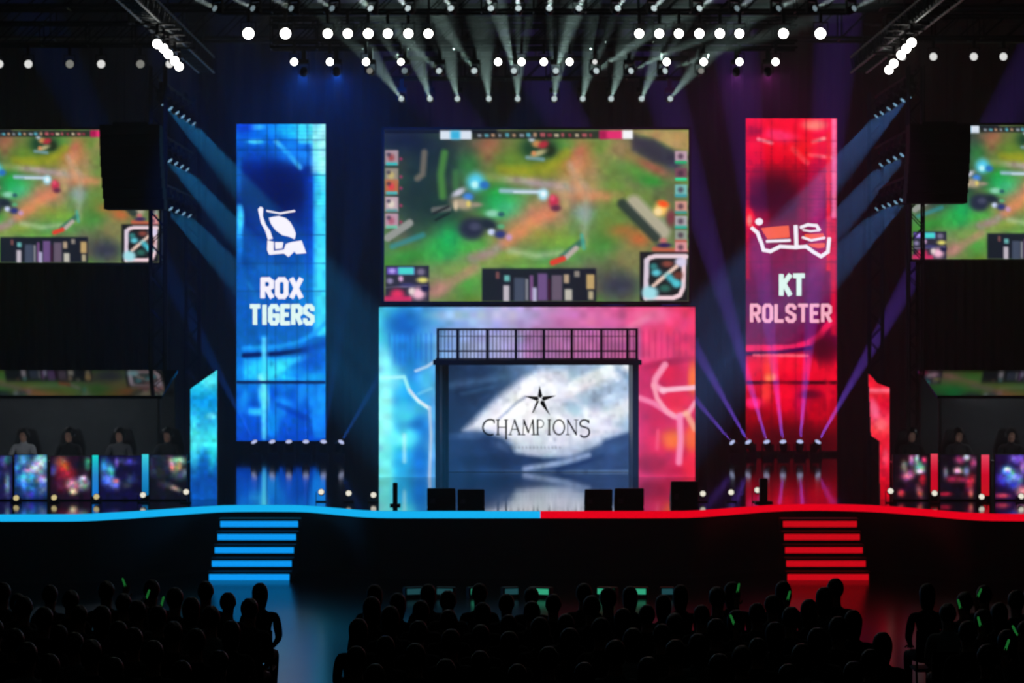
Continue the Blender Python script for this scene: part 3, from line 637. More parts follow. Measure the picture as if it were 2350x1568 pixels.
def blue_banner():
    c = Cv(543, 285, 747, 1012, 2.8, (12, 70, 160))
    B, L, R = c.blob, c.line, c.rect
    c.vgrad([(285, (10, 110, 220)), (330, (10, 90, 190)), (390, (8, 40, 130)), (450, (8, 26, 92)), (520, (10, 50, 130)), (600, (10, 70, 150)), (700, (12, 84, 164)), (800, (14, 96, 176)), (870, (18, 120, 210)), (900, (14, 96, 190)), (1012, (12, 70, 180))])
    B(640, 440, 54, 60, (8, 18, 74), 0, .8); B(720, 300, 50, 26, (160, 236, 246), 0, .8); B(680, 300, 60, 20, (30, 180, 246), 0, .8); B(590, 292, 20, 6, (60, 170, 250)); B(586, 325, 20, 6, (70, 196, 240)); B(560, 290, 24, 20, (16, 56, 190), 0, .8); B(735, 340, 16, 40, (110, 230, 250), 0, .8)
    L([(634, 325), (660, 350), (688, 384)], 11, (90, 200, 246), .9, 7); B(690, 360, 34, 24, (40, 150, 240), 0, .6); B(660, 345, 34, 24, (20, 130, 230), 0, .6)
    B(552, 500, 8, 28, (70, 200, 250)); B(549, 400, 7, 50, (20, 110, 190), 0, .7); B(550, 560, 8, 40, (30, 130, 210), 0, .7)
    R(724, 340, 747, 770, (50, 186, 246), .85, 12); R(735, 285, 747, 440, (170, 244, 250), .8, 8); R(700, 400, 728, 640, (8, 70, 190), .6, 14); B(735, 490, 10, 30, (130, 226, 250), 0, .6); B(735, 590, 10, 30, (100, 220, 250), 0, .6)
    B(620, 620, 50, 20, (16, 96, 170), 0, .6); B(700, 670, 30, 60, (20, 130, 200), 0, .6); L([(570, 650), (590, 690)], 10, (20, 110, 180), .6, 8)
    R(716, 285, 750, 400, (150, 240, 250), .75, 14); R(720, 400, 752, 770, (66, 204, 250), .8, 10); R(684, 288, 716, 330, (70, 210, 250), .7, 8); R(543, 470, 556, 545, (60, 190, 250), .6, 8); R(560, 380, 690, 470, (6, 14, 70), .45, 40)
    # swirl below the name
    L([(747, 742), (726, 762), (690, 784), (640, 796), (560, 800)], 10, (34, 150, 224), .8, 8); L([(560, 816), (640, 812), (700, 803)], 10, (6, 16, 74), .95, 5); L([(700, 803), (747, 790)], 16, (10, 56, 150), .7, 10); B(620, 850, 56, 24, (36, 190, 250), 0, .85); B(690, 824, 26, 8, (60, 200, 250), -15, .8); B(604, 866, 12, 10, (220, 220, 250)); B(640, 845, 30, 14, (70, 220, 250), -40, .8); B(722, 866, 28, 10, (24, 150, 220)); B(715, 826, 34, 24, (10, 66, 170), 0, .7)
    for k in range(9): B(560 + k * 22, 920 + 20 * math.sin(k * 1.9), 12, 26, [(30, 150, 236), (10, 70, 190)][k % 2], 15, .55)
    R(600, 770, 616, 1000, (60, 180, 250), .55, 9); B(606, 910, 12, 30, (90, 210, 250), -15, .8); B(590, 945, 24, 10, (50, 170, 250)); B(625, 975, 16, 30, (20, 150, 230), 0, .7); B(650, 930, 26, 18, (30, 150, 240), 0, .6); L([(747, 880), (716, 926)], 9, (20, 130, 220), .7, 7); R(722, 905, 742, 990, (24, 120, 230), .7, 9); L([(640, 930), (700, 960)], 14, (10, 50, 160), .6, 8)
    L([(606, 780), (606, 1005)], 9, (110, 226, 255), .6, 8); c.poly([(560, 826), (690, 820), (640, 860), (700, 872), (560, 872)], (50, 196, 250), .55, 12); c.poly([(700, 890), (747, 880), (747, 1005), (722, 1005)], (30, 150, 240), .5, 10)
    c.c = np.clip((c.c - 60) * 1.18 + 58, 0, 255)
    c.noise(10, .08, 31, .3)
    seams(c, (613, 633, 682, 706), (), (4, 22, 84), .6); seams(c, (), (322, 343, 402, 540, 605, 668), (4, 22, 84), .65); seams(c, (568, 590, 657, 726), (), (4, 22, 84), .22); R(543, 874, 747, 881, (6, 10, 60), .9, 3)
    for k in range(24): R(543, 292 + k * 9, 747, 293.5 + k * 9, (4, 20, 80), .18, 2)
    t = thing('team_banner', 'tall blue hanging LED banner with a white emblem and two-line team name', 'banner', (X(645, DB), DB, Z(1012, DB)))
    led('display_face', c, (X(543, DB), X(747, DB), Z(285, DB), Z(1012, DB)), DB - 0.012, t)
    part('casing', MB().box(X(541, DB), X(749, DB), DB, DB + 0.15, Z(1014, DB), Z(283, DB)), CASE, t, bevel=0.01)
    for x in (580, 710): part('hanging_cable', MB().cyl((X(x, DB), DB + 0.08, Z(284, DB)), (X(x, DB), DB + 0.08, ROOF - .004), 0.012, n=6), MATTE, t)
    D2 = DB - 0.02
    P = lambda pts: [(X(a, D2), Z(b, D2)) for a, b in pts]
    mb = MB()
    for q in ([(592, 480), (598, 474), (604, 478), (603, 496), (610, 516), (620, 530), (626, 548), (615, 551), (609, 530), (599, 512)],
              [(611, 482), (642, 488), (676, 482), (678, 486), (643, 492), (612, 486)],
              [(617, 500), (640, 496), (656, 501), (666, 510), (673, 522), (679, 537), (676, 549), (662, 543), (648, 540), (632, 528), (622, 514)],
              [(614, 552), (628, 555), (628, 576), (652, 573), (656, 560), (668, 556), (692, 552), (698, 568), (703, 581), (680, 583), (676, 577), (662, 590), (652, 582), (618, 585), (613, 574)],
              [(631, 556), (650, 556), (648, 570), (632, 572)]):
        mb.prism_xz(P(q), D2 - 0.01, D2)
    part('emblem', mb, WHITE, t)
    part('team_lettering', strokes(word('ROX'), 603, 642, 20, 39, 13.5, 11, D2, 0.01), WHITE, t)
    part('team_lettering', strokes(word('TIGERS'), 577, 703, 16.5, 39, 11, 10, D2, 0.01), MINT, t)
blue_banner()

def red_banner():
    c = Cv(1712, 270, 1920, 1035, 2.8, (160, 10, 50))
    B, L, R = c.blob, c.line, c.rect
    c.vgrad([(270, (226, 24, 54)), (340, (226, 20, 44)), (390, (170, 8, 36)), (460, (84, 8, 34)), (540, (130, 12, 56)), (620, (110, 14, 66)), (700, (96, 18, 70)), (790, (110, 16, 64)), (840, (220, 20, 50)), (900, (180, 14, 46)), (960, (140, 6, 30)), (1035, (80, 4, 22))])
    B(1790, 310, 44, 14, (250, 60, 110), 10, .8); B(1870, 285, 30, 14, (250, 126, 110), 0, .9); B(1730, 300, 24, 16, (150, 6, 40), 0, .8); L([(1740, 318), (1770, 326)], 8, (250, 130, 140), .9, 5); L([(1866, 324), (1892, 316)], 8, (252, 150, 136), .9, 5); L([(1820, 340), (1852, 372)], 12, (252, 80, 90), .9, 7); L([(1858, 354), (1910, 360)], 8, (252, 130, 130), .8, 5); B(1850, 340, 44, 26, (244, 40, 40), 0, .6)
    B(1780, 440, 60, 50, (56, 10, 30), 0, .85); B(1790, 470, 40, 40, (64, 20, 52), 0, .5); B(1860, 480, 30, 90, (150, 16, 72), 0, .7); R(1896, 300, 1906, 620, (244, 44, 34), .85, 7); R(1908, 270, 1920, 500, (236, 120, 160), .85, 5); R(1906, 500, 1920, 770, (214, 24, 60), .8, 8); R(1712, 270, 1720, 640, (196, 12, 44), .7, 7); B(1880, 490, 16, 90, (170, 40, 110), 0, .5)
    B(1720, 500, 16, 30, (250, 30, 30), -25); B(1720, 505, 6, 14, (252, 130, 120)); B(1750, 500, 18, 20, (176, 10, 30), 0, .5)
    B(1740, 590, 26, 40, (130, 12, 70), 0, .6); B(1890, 590, 20, 30, (170, 14, 60), 0, .5)
    L([(1902, 742), (1880, 772), (1850, 790), (1810, 799), (1712, 800)], 15, (240, 40, 96), .95, 7); B(1890, 800, 34, 40, (64, 10, 30), 0, .85); L([(1712, 811), (1780, 809), (1860, 798)], 9, (46, 14, 66), .9, 5); B(1800, 836, 70, 20, (240, 28, 56), 0, .9); L([(1730, 815), (1852, 816)], 6, (252, 120, 130), .8, 5); B(1768, 866, 14, 12, (255, 176, 110)); B(1765, 845, 16, 30, (250, 70, 50), 0, .8); L([(1840, 840), (1890, 864), (1920, 866)], 12, (226, 20, 50), .8, 8); R(1712, 874, 1920, 882, (40, 6, 20), .9, 4)
    B(1760, 900, 16, 30, (250, 90, 70), 0, .6); B(1800, 910, 30, 40, (226, 20, 50), 0, .8); B(1840, 920, 18, 50, (170, 20, 90), 0, .5); B(1730, 925, 20, 14, (244, 44, 110)); B(1880, 950, 26, 40, (176, 10, 40), 0, .7); B(1900, 905, 8, 40, (214, 24, 50), 0, .8); B(1860, 905, 26, 10, (60, 6, 40), 0, .7); R(1712, 980, 1920, 1035, (60, 4, 20), .6, 40)
    c.c = np.clip((c.c - 60) * 1.2 + 54, 0, 255)
    c.noise(10, .08, 41, .3)
    seams(c, (1747, 1770, 1826, 1850), (322, 392, 455, 600, 670), (60, 2, 22), .5); seams(c, (1735, 1800, 1880, 1895), (), (70, 2, 22), .22)
    for k in range(28): R(1712, 330 + k * 9, 1920, 331.5 + k * 9, (50, 2, 20), .22, 2)
    t = thing('team_banner', 'tall red hanging LED banner with an orange emblem and two-line team name', 'banner', (X(1816, DB), DB, Z(1035, DB)))
    def face():
        return led('display_face', c, (X(1712, DB), X(1920, DB), Z(272, DB), Z(1035, DB)), DB - 0.012, t)
    face()
    part('casing', MB().box(X(1710, DB), X(1922, DB), DB, DB + 0.15, Z(1037, DB), Z(270, DB)), CASE, t, bevel=0.01)
    for x in (1750, 1882): part('hanging_cable', MB().cyl((X(x, DB), DB + 0.08, Z(271, DB)), (X(x, DB), DB + 0.08, ROOF - .004), 0.012, n=6), MATTE, t)
    D2 = DB - 0.02
    def ribbon(pts, wd):
        return strokes([([[(a, b) for a, b in pts]],)], 0, 0, 1, 1, 0, wd, D2, 0.012)
    P = lambda pts: [(X(a, D2), Z(b, D2)) for a, b in pts]
    mb = MB()
    for q in ([(1746, 524), (1772, 521), (1810, 518), (1812, 545), (1762, 549), (1756, 540)], [(1846, 538), (1890, 536), (1892, 550), (1850, 552)], [(1853, 560), (1893, 558), (1892, 568), (1878, 570), (1862, 566)]):
        part('emblem_fill', MB().prism_xz(P(q), D2 - 0.006, D2), glow('orange_emblem_glow', (250, 96, 44), 1.4), t)
    mb = MB()
    for pts, wd in (([(1726, 524), (1738, 534), (1748, 560), (1752, 574), (1768, 577), (1790, 566), (1826, 568), (1850, 566), (1866, 578), (1884, 589), (1900, 578), (1903, 548)], 8),
                    ([(1826, 520), (1828, 568)], 9), ([(1838, 522), (1854, 516), (1874, 518), (1880, 528)], 7), ([(1760, 554), (1812, 552)], 6), ([(1842, 545), (1862, 552), (1892, 546)], 5), ([(1843, 528), (1860, 531), (1878, 529)], 4)):
        m2 = ribbon(pts, wd); mb.add(m2.v, m2.f)
    q = [(1742 + 9 * math.cos(a), 509 + 8 * math.sin(a)) for a in np.linspace(0, 2 * PI, 14, endpoint=False)]
    mb.prism_xz(P(q), D2 - 0.012, D2)
    part('emblem_outline', mb, WHITE, t)
    part('team_lettering', strokes(word('KT'), 1793, 633, 19, 42, 12, 11, D2, 0.01), MINT, t)
    part('team_lettering', strokes(word('ROLSTER'), 1725, 701, 17, 36, 11, 8, D2, 0.01), PINK, t)
red_banner()

# ---- slanted end panels of the player stations
def end_panel(label, poly, D, cv):
    t = thing('end_panel', label, 'light panel', (X(poly[0][0], D), D, STAGE))
    P = [(X(a, D), max(STAGE, Z(b, D))) for a, b in poly]
    xs = [p[0] for p in poly]; ys = [p[1] for p in poly]
    def inside(cx, cy):
        r = np.zeros(cx.shape, bool); n = len(poly)
        for i in range(n):
            (xa, ya), (xb, yb) = poly[i], poly[(i + 1) % n]
            hit = ((ya > cy) != (yb > cy)) & (cx < (xb - xa) * (cy - ya) / ((yb - ya) or 1e-9) + xa)
            r ^= hit
        return r
    led('display_face', cv, (X(cv.x0, D), X(cv.x1, D), Z(cv.y0, D), Z(cv.y1, D)), D - 0.006, t, keep=inside)
    part('casing', MB().prism_xz(P, D, D + 0.12), CASE, t)
DE = 46.4
YE = 784 + F * 3.0 / DE
c = Cv(437, 850, 498, YE, 1.5, (20, 150, 226))
c.vgrad([(850, (60, 226, 240)), (885, (40, 200, 236)), (920, (10, 150, 226)), (960, (30, 180, 236)), (1000, (60, 220, 240)), (1020, (70, 236, 240)), (1045, (30, 170, 220)), (1070, (10, 96, 180)), (1100, (10, 76, 166)), (YE, (10, 84, 180))])
c.blob(480, 870, 20, 22, (90, 240, 244), 0, .8); c.blob(475, 965, 34, 14, (40, 160, 216), -25, .6); c.blob(485, 955, 12, 8, (100, 220, 244), 0, .8); c.blob(445, 1010, 12, 70, (80, 230, 244), 0, .6); c.blob(487, 1040, 12, 40, (40, 220, 220), 0, .6); c.blob(470, 1060, 12, 30, (10, 76, 176), 0, .6); c.noise(9, .1, 51, .2)
end_panel('slanted cyan light panel at the end of the blue player desks', [(437, 893), (498, 850), (498, YE), (437, YE)], DE, c)
c = Cv(1992, 856, 2041, YE, 1.5, (226, 16, 40))
c.vgrad([(856, (226, 20, 40)), (888, (236, 30, 54)), (896, (252, 110, 130)), (906, (226, 30, 50)), (930, (214, 14, 46)), (960, (236, 50, 80)), (985, (250, 60, 70)), (1010, (240, 30, 54)), (1060, (220, 24, 54)), (YE, (196, 6, 30))])
c.blob(2006, 940, 12, 26, (252, 110, 150), -15, .8); c.blob(2022, 975, 14, 14, (252, 110, 120), 0, .8); c.blob(2032, 1050, 8, 20, (250, 80, 110), 0, .7); c.rect(2014, 1100, 2041, YE, (200, 4, 26), .5, 20); c.noise(9, .08, 52, .2)
end_panel('slanted red light panel at the end of the red player desks', [(1993, 858), (2014, 880), (2041, 890), (2041, YE), (2020, YE), (2018, 1012), (1999, 1000)], DE, c)

# ------------------------------------------------------------------ player stations
DP = 46.0
YF = 784 + F * 3.0 / DP
def art(x0, x1, y0, base, blobs, seed):
    c = Cv(x0, y0, x1, YF - 3, 1.6, base)
    for b in blobs: c.blob(b[0], b[1], b[2], b[3], b[4], b[5] if len(b) > 5 else 0, .92, 1.2)
    c.noise(10, .22, seed, .5); c.noise(4, .12, seed + 1, .5)
    return c
panels = [
    ('blue', -60, 28, 1046, (24, 24, 70), [(10, 1060, 8, 16, (90, 60, 150)), (18, 1055, 8, 10, (40, 120, 110)), (17, 1110, 6, 24, (110, 140, 160)), (-20, 1090, 20, 40, (50, 60, 150))], 'desk front with a purple picture, cut by the frame edge'),
    ('blue', 34, 108, 1044, (16, 40, 90), [(52, 1056, 12, 14, (84, 180, 224)), (94, 1058, 16, 18, (150, 236, 216)), (82, 1072, 18, 16, (220, 220, 244)), (64, 1080, 10, 6, (220, 150, 220)), (60, 1098, 20, 14, (96, 206, 246)), (66, 1118, 24, 14, (60, 140, 236), 25), (96, 1100, 12, 12, (216, 190, 236)), (40, 1075, 8, 20, (50, 120, 200)), (98, 1120, 12, 16, (90, 110, 180)), (68, 1134, 12, 10, (60, 40, 150))], 'desk front with a pale blue and white picture'),
    ('blue', 116, 208, 1047, (30, 14, 34), [(140, 1060, 14, 14, (150, 96, 76)), (150, 1084, 22, 18, (190, 36, 50)), (150, 1070, 10, 10, (176, 90, 40)), (165, 1112, 18, 12, (220, 140, 160)), (190, 1110, 16, 14, (150, 186, 190)), (168, 1128, 10, 8, (240, 220, 210)), (200, 1064, 8, 14, (60, 176, 140)), (190, 1098, 8, 6, (240, 220, 230)), (122, 1080, 8, 12, (60, 70, 160)), (182, 1070, 12, 14, (20, 24, 44)), (140, 1110, 12, 20, (80, 20, 50))], 'desk front with a red and pink picture'),
    ('blue', 228, 326, 1046, (16, 14, 52), [(240, 1070, 12, 18, (60, 150, 220)), (254, 1082, 9, 14, (90, 236, 246)), (246, 1100, 14, 16, (70, 120, 246)), (262, 1110, 16, 12, (110, 130, 230), 30), (266, 1104, 7, 5, (230, 110, 130)), (290, 1060, 26, 8, (60, 60, 150)), (268, 1062, 5, 10, (120, 120, 210)), (300, 1100, 14, 12, (40, 60, 110)), (290, 1115, 10, 6, (60, 60, 80))], 'desk front with a violet and blue picture'),
    ('blue', 344, 428, 1044, (14, 16, 30), [(366, 1068, 24, 24, (70, 70, 110)), (366, 1066, 16, 18, (14, 26, 34)), (396, 1070, 8, 18, (220, 150, 140), -15), (412, 1058, 18, 10, (140, 214, 176)), (410, 1072, 8, 14, (170, 170, 110)), (412, 1090, 18, 12, (60, 80, 100)), (400, 1120, 18, 6, (150, 130, 120), 25), (380, 1112, 16, 10, (50, 50, 60)), (424, 1085, 6, 10, (120, 150, 150))], 'dark desk front with a pink and mint picture'),
    ('red', 2050, 2130, 1044, (22, 10, 20), [(2075, 1072, 8, 14, (140, 120, 120)), (2092, 1056, 7, 14, (206, 120, 170)), (2110, 1072, 12, 14, (110, 196, 190)), (2112, 1082, 10, 6, (240, 230, 240)), (2084, 1092, 16, 12, (226, 110, 160), -25), (2104, 1050, 5, 14, (190, 200, 210)), (2121, 1056, 6, 8, (226, 60, 100)), (2117, 1100, 8, 12, (196, 30, 50)), (2068, 1132, 8, 8, (226, 60, 80)), (2110, 1128, 8, 16, (176, 90, 90), -20), (2090, 1118, 12, 14, (36, 14, 36))], 'desk front with a pink and pale green picture'),
    ('red', 2158, 2242, 1044, (18, 12, 24), [(2170, 1085, 6, 12, (110, 120, 150)), (2202, 1056, 12, 10, (150, 60, 110)), (2218, 1050, 8, 8, (220, 210, 240)), (2198, 1080, 10, 8, (236, 190, 220)), (2186, 1100, 14, 8, (176, 40, 90)), (2234, 1062, 8, 14, (150, 60, 120)), (2218, 1082, 8, 12, (120, 130, 160)), (2226, 1108, 10, 20, (206, 40, 60), 15), (2208, 1100, 10, 8, (176, 40, 80)), (2170, 1134, 14, 5, (200, 30, 60)), (2228, 1130, 6, 12, (226, 90, 110))], 'dark desk front with a magenta picture'),
    ('red', 2284, 2420, 1044, (26, 12, 50), [(2312, 1086, 16, 16, (60, 150, 246)), (2330, 1100, 18, 18, (130, 170, 246)), (2300, 1100, 14, 14, (70, 60, 190)), (2335, 1052, 18, 12, (130, 100, 220)), (2348, 1072, 8, 16, (170, 120, 230)), (2326, 1112, 14, 10, (50, 60, 190)), (2346, 1128, 14, 12, (250, 140, 150)), (2300, 1138, 18, 6, (196, 60, 90)), (2312, 1078, 8, 6, (220, 240, 255))], 'desk front with a bright blue and violet picture, cut by the frame edge'),
]
for side, x0, x1, y0, base, blobs, lab in panels:
    t = thing('player_desk', ('blue team ' if side == 'blue' else 'red team ') + lab, 'desk', (X((x0 + x1) / 2, DP), DP, STAGE), 'player desks')
    X0, X1 = X(x0, DP), X(x1, DP)
    cv = art(x0, x1, y0, base, blobs, 60 + len(bpy.data.objects) % 50)
    led('front_display', cv, (X0, X1, Z(y0, DP), Z(YF - 3, DP)), DP - 0.006, t)
    part('front_casing', MB().box(X0 - 0.01, X1 + 0.01, DP, DP + 0.06, STAGE, Z(y0, DP) + 0.012), CASE, t)
    part('desk_top', MB().box(X0 - 0.01, X1 + 0.01, DP + 0.05, DP + 0.62, STAGE + 0.70, STAGE + 0.735), CASE, t, bevel=0.005)
    part('added_fill_strip', MB().box(X0 + .06, X1 - .06, DP + .062, DP + .085, Z(y0, DP) - .03, Z(y0, DP) - .004), glow('desk_added_fill', (225, 235, 245), 16.0, True), t)  # added glowing strip, hidden behind the desk front, to light the player's face
    for xx in (X0, X1 - 0.03):
        part('leg', MB().box(xx, xx + 0.03, DP + 0.56, DP + 0.6, STAGE, STAGE + 0.70), MATTE, t)

COLM = []
def column_light(x0, x1, y0, y1, cols, label):
    c = Cv(x0, y0, x1, y1, 1.5, cols[0]); c.vgrad([(y0, cols[0]), ((y0 + y1) / 2, cols[1]), (y1, cols[2])])
    D = DP - 0.02
    t = thing('column_light', label, 'light', (X((x0 + x1) / 2, D), D, STAGE))
    led('light_face', c, (X(x0, D), X(x1, D), Z(y0, D), Z(y1, D)), D - 0.006, t)
    part('casing', MB().box(X(x0, D) - 0.008, X(x1, D) + 0.008, D, D + 0.07, STAGE, Z(y0, D) + 0.008), CASE, t)
column_light(212, 226, 1045, 1140, ((20, 210, 200), (40, 130, 200), (20, 120, 220)), 'upright cyan light between the red-pictured and violet-pictured desks')
column_light(326, 341, 1043, 1138, ((60, 210, 220), (30, 140, 200), (10, 110, 170)), 'upright cyan light between the violet-pictured and mint-pictured desks')
column_light(2136, 2152, 1042, 1132, ((226, 70, 90), (196, 10, 40), (200, 10, 34)), 'upright red light between the pale green and magenta desk pictures')
column_light(2252, 2270, 1044, 1138, ((230, 70, 96), (200, 10, 40), (196, 20, 30)), 'upright red light between the magenta and bright blue desk pictures')

GLOSSROOF = mat('gloss_black_panel', (8, 8, 10), 0.08, spec=0.16)
def booth(label, x0, x1):
    t = thing('player_booth', label, 'booth', ((x0 + x1) / 2, 48.4, STAGE))
    y0, y1, zf = 47.9, 50.15, 3.14
    top = [(y0, zf)]; nseg = 8
    for k in range(nseg):
        an = math.radians(13.2 - 2.6 * (k + .5) / nseg); dy = (y1 - y0) / nseg
        top.append((top[-1][0] + dy, top[-1][1] + dy * math.tan(an)))
    zb = top[-1][1]
    roof = MB().prism_yz(top + [(a, b - .06) for a, b in reversed(top)], x0, x1)
    part('roof_panel', roof, GLOSSROOF, t, smooth=True)
    part('added_fill_tube', MB().box(x0 + .3, x1 - .3, y0 + .12, y0 + .16, zf - .06, zf - .035), glow('booth_added_fill', (225, 235, 245), 26.0, True), t)  # unseen glowing tube added under the roof to brighten players and booth
    part('back_panel', MB().box(x0 + 0.05, x1 - 0.05, y1 - 0.12, y1 - 0.06, STAGE, zb - 0.1), mat('booth_cloth', (58, 62, 66), 0.9, noise=0.5, scale=4), t)
    for x in (x0 + 0.04, x1 - 0.1):
        for y, z in ((y0 + 0.03, zf - 0.045), (y1 - 0.06, zb - 0.07)):
            part('post', MB().box(x, x + 0.06, y, y + 0.06, STAGE, z), MATTE, t)
booth('black player booth with glossy sloping roof behind the blue team desks', X(-90, 47.9), X(372, 47.9))
booth('black player booth with glossy sloping roof behind the red team desks', X(2150, 47.9), X(2460, 47.9))

# ------------------------------------------------------------------ rigging: trusses, lamps, moving heads
def truss(label, p0, p1, size=0.4, m=None, chains=(), cords=0.025, name='lighting_truss'):
    """a square lattice truss; p0, p1: ends of its centre line"""
    p0 = Vector(p0); p1 = Vector(p1); d = (p1 - p0); L = d.length; d.normalize()
    up = Vector((0, 0, 1)) if abs(d.z) < 0.9 else Vector((0, 1, 0))
    s_ = d.cross(up).normalized(); up = s_.cross(d).normalized()
    m = m or DARKALU
    t = thing(name, label, 'truss', tuple((p0 + p1) / 2))
    cor = [(a, b) for a in (-1, 1) for b in (-1, 1)]
    q = lambda k, a, b: p0 + d * k + s_ * (a * size / 2) + up * (b * size / 2)
    for a, b in cor: part('chord', MB().cyl(q(0, a, b), q(L, a, b), cords, n=8), m, t, smooth=True)
    lat = MB(); n = max(2, int(L / size))
    for i in range(n):
        k0, k1 = L * i / n, L * (i + 1) / n
        for (a0, b0), (a1, b1) in (((-1, -1), (1, -1)), ((-1, 1), (1, 1)), ((-1, -1), (-1, 1)), ((1, -1), (1, 1))):
            lat.cyl(q(k0, a0, b0), q(k1, a1, b1) if i % 2 else q(k1, a1, b1), cords * 0.5, n=5, cap=False)
            if i % 2 == 0: lat.cyl(q(k0, a0, b0), q(k0, a1, b1), cords * 0.5, n=5, cap=False)
    part('lattice', lat, m, t)
    for k in chains:
        c0 = p0 + d * (L * k) + up * size / 2
        part('hoist_chain', MB().cyl(c0, (c0.x, c0.y, ROOF - .004), 0.014, n=6), CHROME, t)
    return t

MESH = {}
def once(key, fn):
    if key not in MESH: MESH[key] = fn()
    return MESH[key]

def lamp(name, label, p, r, m, tilt=(0, -1, -0.12), group=None, hang=0.35, cat='light', bar=0.0):
    """round lamp hanging from a truss at p: clamp, bracket, can and glowing lens"""
    t = thing(name, label, cat, tuple(p), group)
    k = round(r, 3)
    q = aim(tilt)
    can = link('can', once(('can', k), lambda: MB().lathe([(r*.55, -r*2.2), (r*.95, -r*1.7), (r*1.12, -r*.2), (r*1.15, 0.01), (r*1.03, 0.012), (r*1.0, -0.02)], 20).mesh('can', MATTE, smooth=True)), t, rot=q)
    link('lens', once(('lens', k, m.name), lambda: MB().lathe([(r*1.0, -0.015), (r*.98, 0.0), (r*.6, 0.012), (r*.05, 0.016)], 20).mesh('lens', m, smooth=True)), can)
    def brk():
        b = MB(); a = r * 1.25
        b.box(-a - .012, -a, -.02, .02, -.02, a + .06); b.box(a, a + .012, -.02, .02, -.02, a + .06); b.box(-a - .012, a + .012, -.02, .02, a + .06, a + .075)
        return b.mesh('bracket', MATTE)
    def clm():
        b = MB().box(-.025, .025, -.025, .025, r * 1.25 + .07, hang - .0065)
        if bar: b.box(-bar, bar, -.03, .03, hang - .03, hang - .0065)
        return b.mesh('clamp', MATTE)
    link('bracket', once(('brk', k), brk), t)
    link('clamp', once(('clm', k, round(hang, 3), bar), clm), t)
    return t

def spot(parent, p, d, col, watts, deg, blend=0.25, rad=0.03):
    ld = bpy.data.lights.new('beam', 'SPOT')
    ld.color = [float(v) for v in col]
    ld.energy = watts * BEAM
    ld.spot_size = math.radians(deg); ld.spot_blend = blend; ld.shadow_soft_size = rad
    o = bpy.data.objects.new('beam', ld); COL.objects.link(o)
    o.parent = parent; o.location = p
    o.rotation_mode = 'QUATERNION'
    o.rotation_quaternion = Vector((0, 0, -1)).rotation_difference(Vector(d).normalized())
    return o

def mover(label, p, d, m, col, watts, deg=3.5, stand=False, s=1.0, hang=0.42, group=None):
    """moving head: base, yoke, tilted head with lens, and its beam. p: the tilt pivot"""
    t = thing('moving_head_light', label, 'stage light', tuple(p), group)
    d = Vector(d).normalized()
    yaw = math.atan2(d.y, d.x) - PI / 2
    sg = -1 if stand else 1
    k = (round(s, 2), stand)
    r = 0.085 * s
    def yk():
        b = MB(); a = 0.135 * s
        b.box(-a - .02*s, -a, -.04*s, .04*s, -.05*s, .2*s); b.box(a, a + .02*s, -.04*s, .04*s, -.05*s, .2*s); b.box(-a - .02*s, a + .02*s, -.05*s, .05*s, .2*s, .23*s)
        if stand: b.v = [(x, y, -z) for x, y, z in b.v]
        return b.mesh('yoke', CASE)
    def bs():
        b = MB(); b.box(-.15*s, .15*s, -.12*s, .12*s, .23*s, .33*s)
        if stand: b.v = [(x, y, -z) for x, y, z in b.v]
        return b.mesh('base', CASE, bevel=0.01)
    link('yoke', once(('yk',) + k, yk), t, rot=(0, 0, yaw))
    link('base', once(('bs',) + k, bs), t)
    hd = link('head', once(('hd', k[0]), lambda: MB().lathe([(r*.5, -.17*s), (r*1.1, -.14*s), (r*1.3, -.03*s), (r*1.25, .06*s), (r*1.08, .14*s), (r*1.02, .145*s), (r*.95, .12*s)], 18).mesh('head', CASE, smooth=True)), t, rot=aim(d))
    link('lens', once(('ln', k[0], m.name), lambda: MB().lathe([(r*.96, .122*s), (r*.9, .135*s), (r*.5, .148*s), (r*.05, .15*s)], 18).mesh('lens', m, smooth=True)), hd)
    if not stand:
        link('clamp', once(('clp', k[0], round(hang, 2)), lambda: MB().box(-.04, .04, -.03, .03, .32*s, hang - .0065).mesh('clamp', MATTE)), t)
    if watts: spot(t, tuple(d * 0.2 * s), d, col, watts, deg)
    return t

LAMPW = glow('white_lamp_glow', (255, 252, 244), 12.0, True)
LAMPD = glow('dim_white_lamp_glow', (235, 235, 232), 1.0)
LAMPX = glow('faint_lamp_glow', (130, 130, 124), 1.0)
LENSW = glow('moving_light_lens', (196, 212, 214), 1.0)
LENSD = glow('dim_moving_light_lens', (110, 126, 132), 1.0)
LENSB = glow('blue_moving_light_lens', (170, 200, 236), 1.0)
LENSV = glow('violet_moving_light_lens', (196, 206, 250), 1.2)
LENST = glow('teal_moving_light_lens', (130, 176, 206), 1.0)

def row_truss(label, D, y, x0, x1, hang, chains, size=0.4, m=None):
    z = Z(y, D) + hang + size / 2 + 0.02
    return truss(label, (X(x0, D), D + size / 2, z), (X(x1, D), D + size / 2, z), size, m, chains)

# upstage row, ten movers throwing beams out over the stage front
D1 = 49.0
row_truss('dark truss farthest upstage carrying ten upward lights over the big screen', D1, 228, 880, 1580, 0.42, (.12, .5, .88))
xs1 = (922, 987, 1050, 1122, 1188, 1272, 1337, 1402, 1472, 1537)
for k, x in enumerate(xs1):
    mover('small white moving light on the upstage truss, %s counted from the blue side' % ORD[k], px(x, 228, D1), (-0.02 + 0.004 * k - (0.05 if k == 0 else 0) + (0.05 if k == 9 else 0), -1, 0.06), LENSW, (0.62, 0.95, 0.86), 900, 4.2, s=.68, group='lights on the upstage truss')

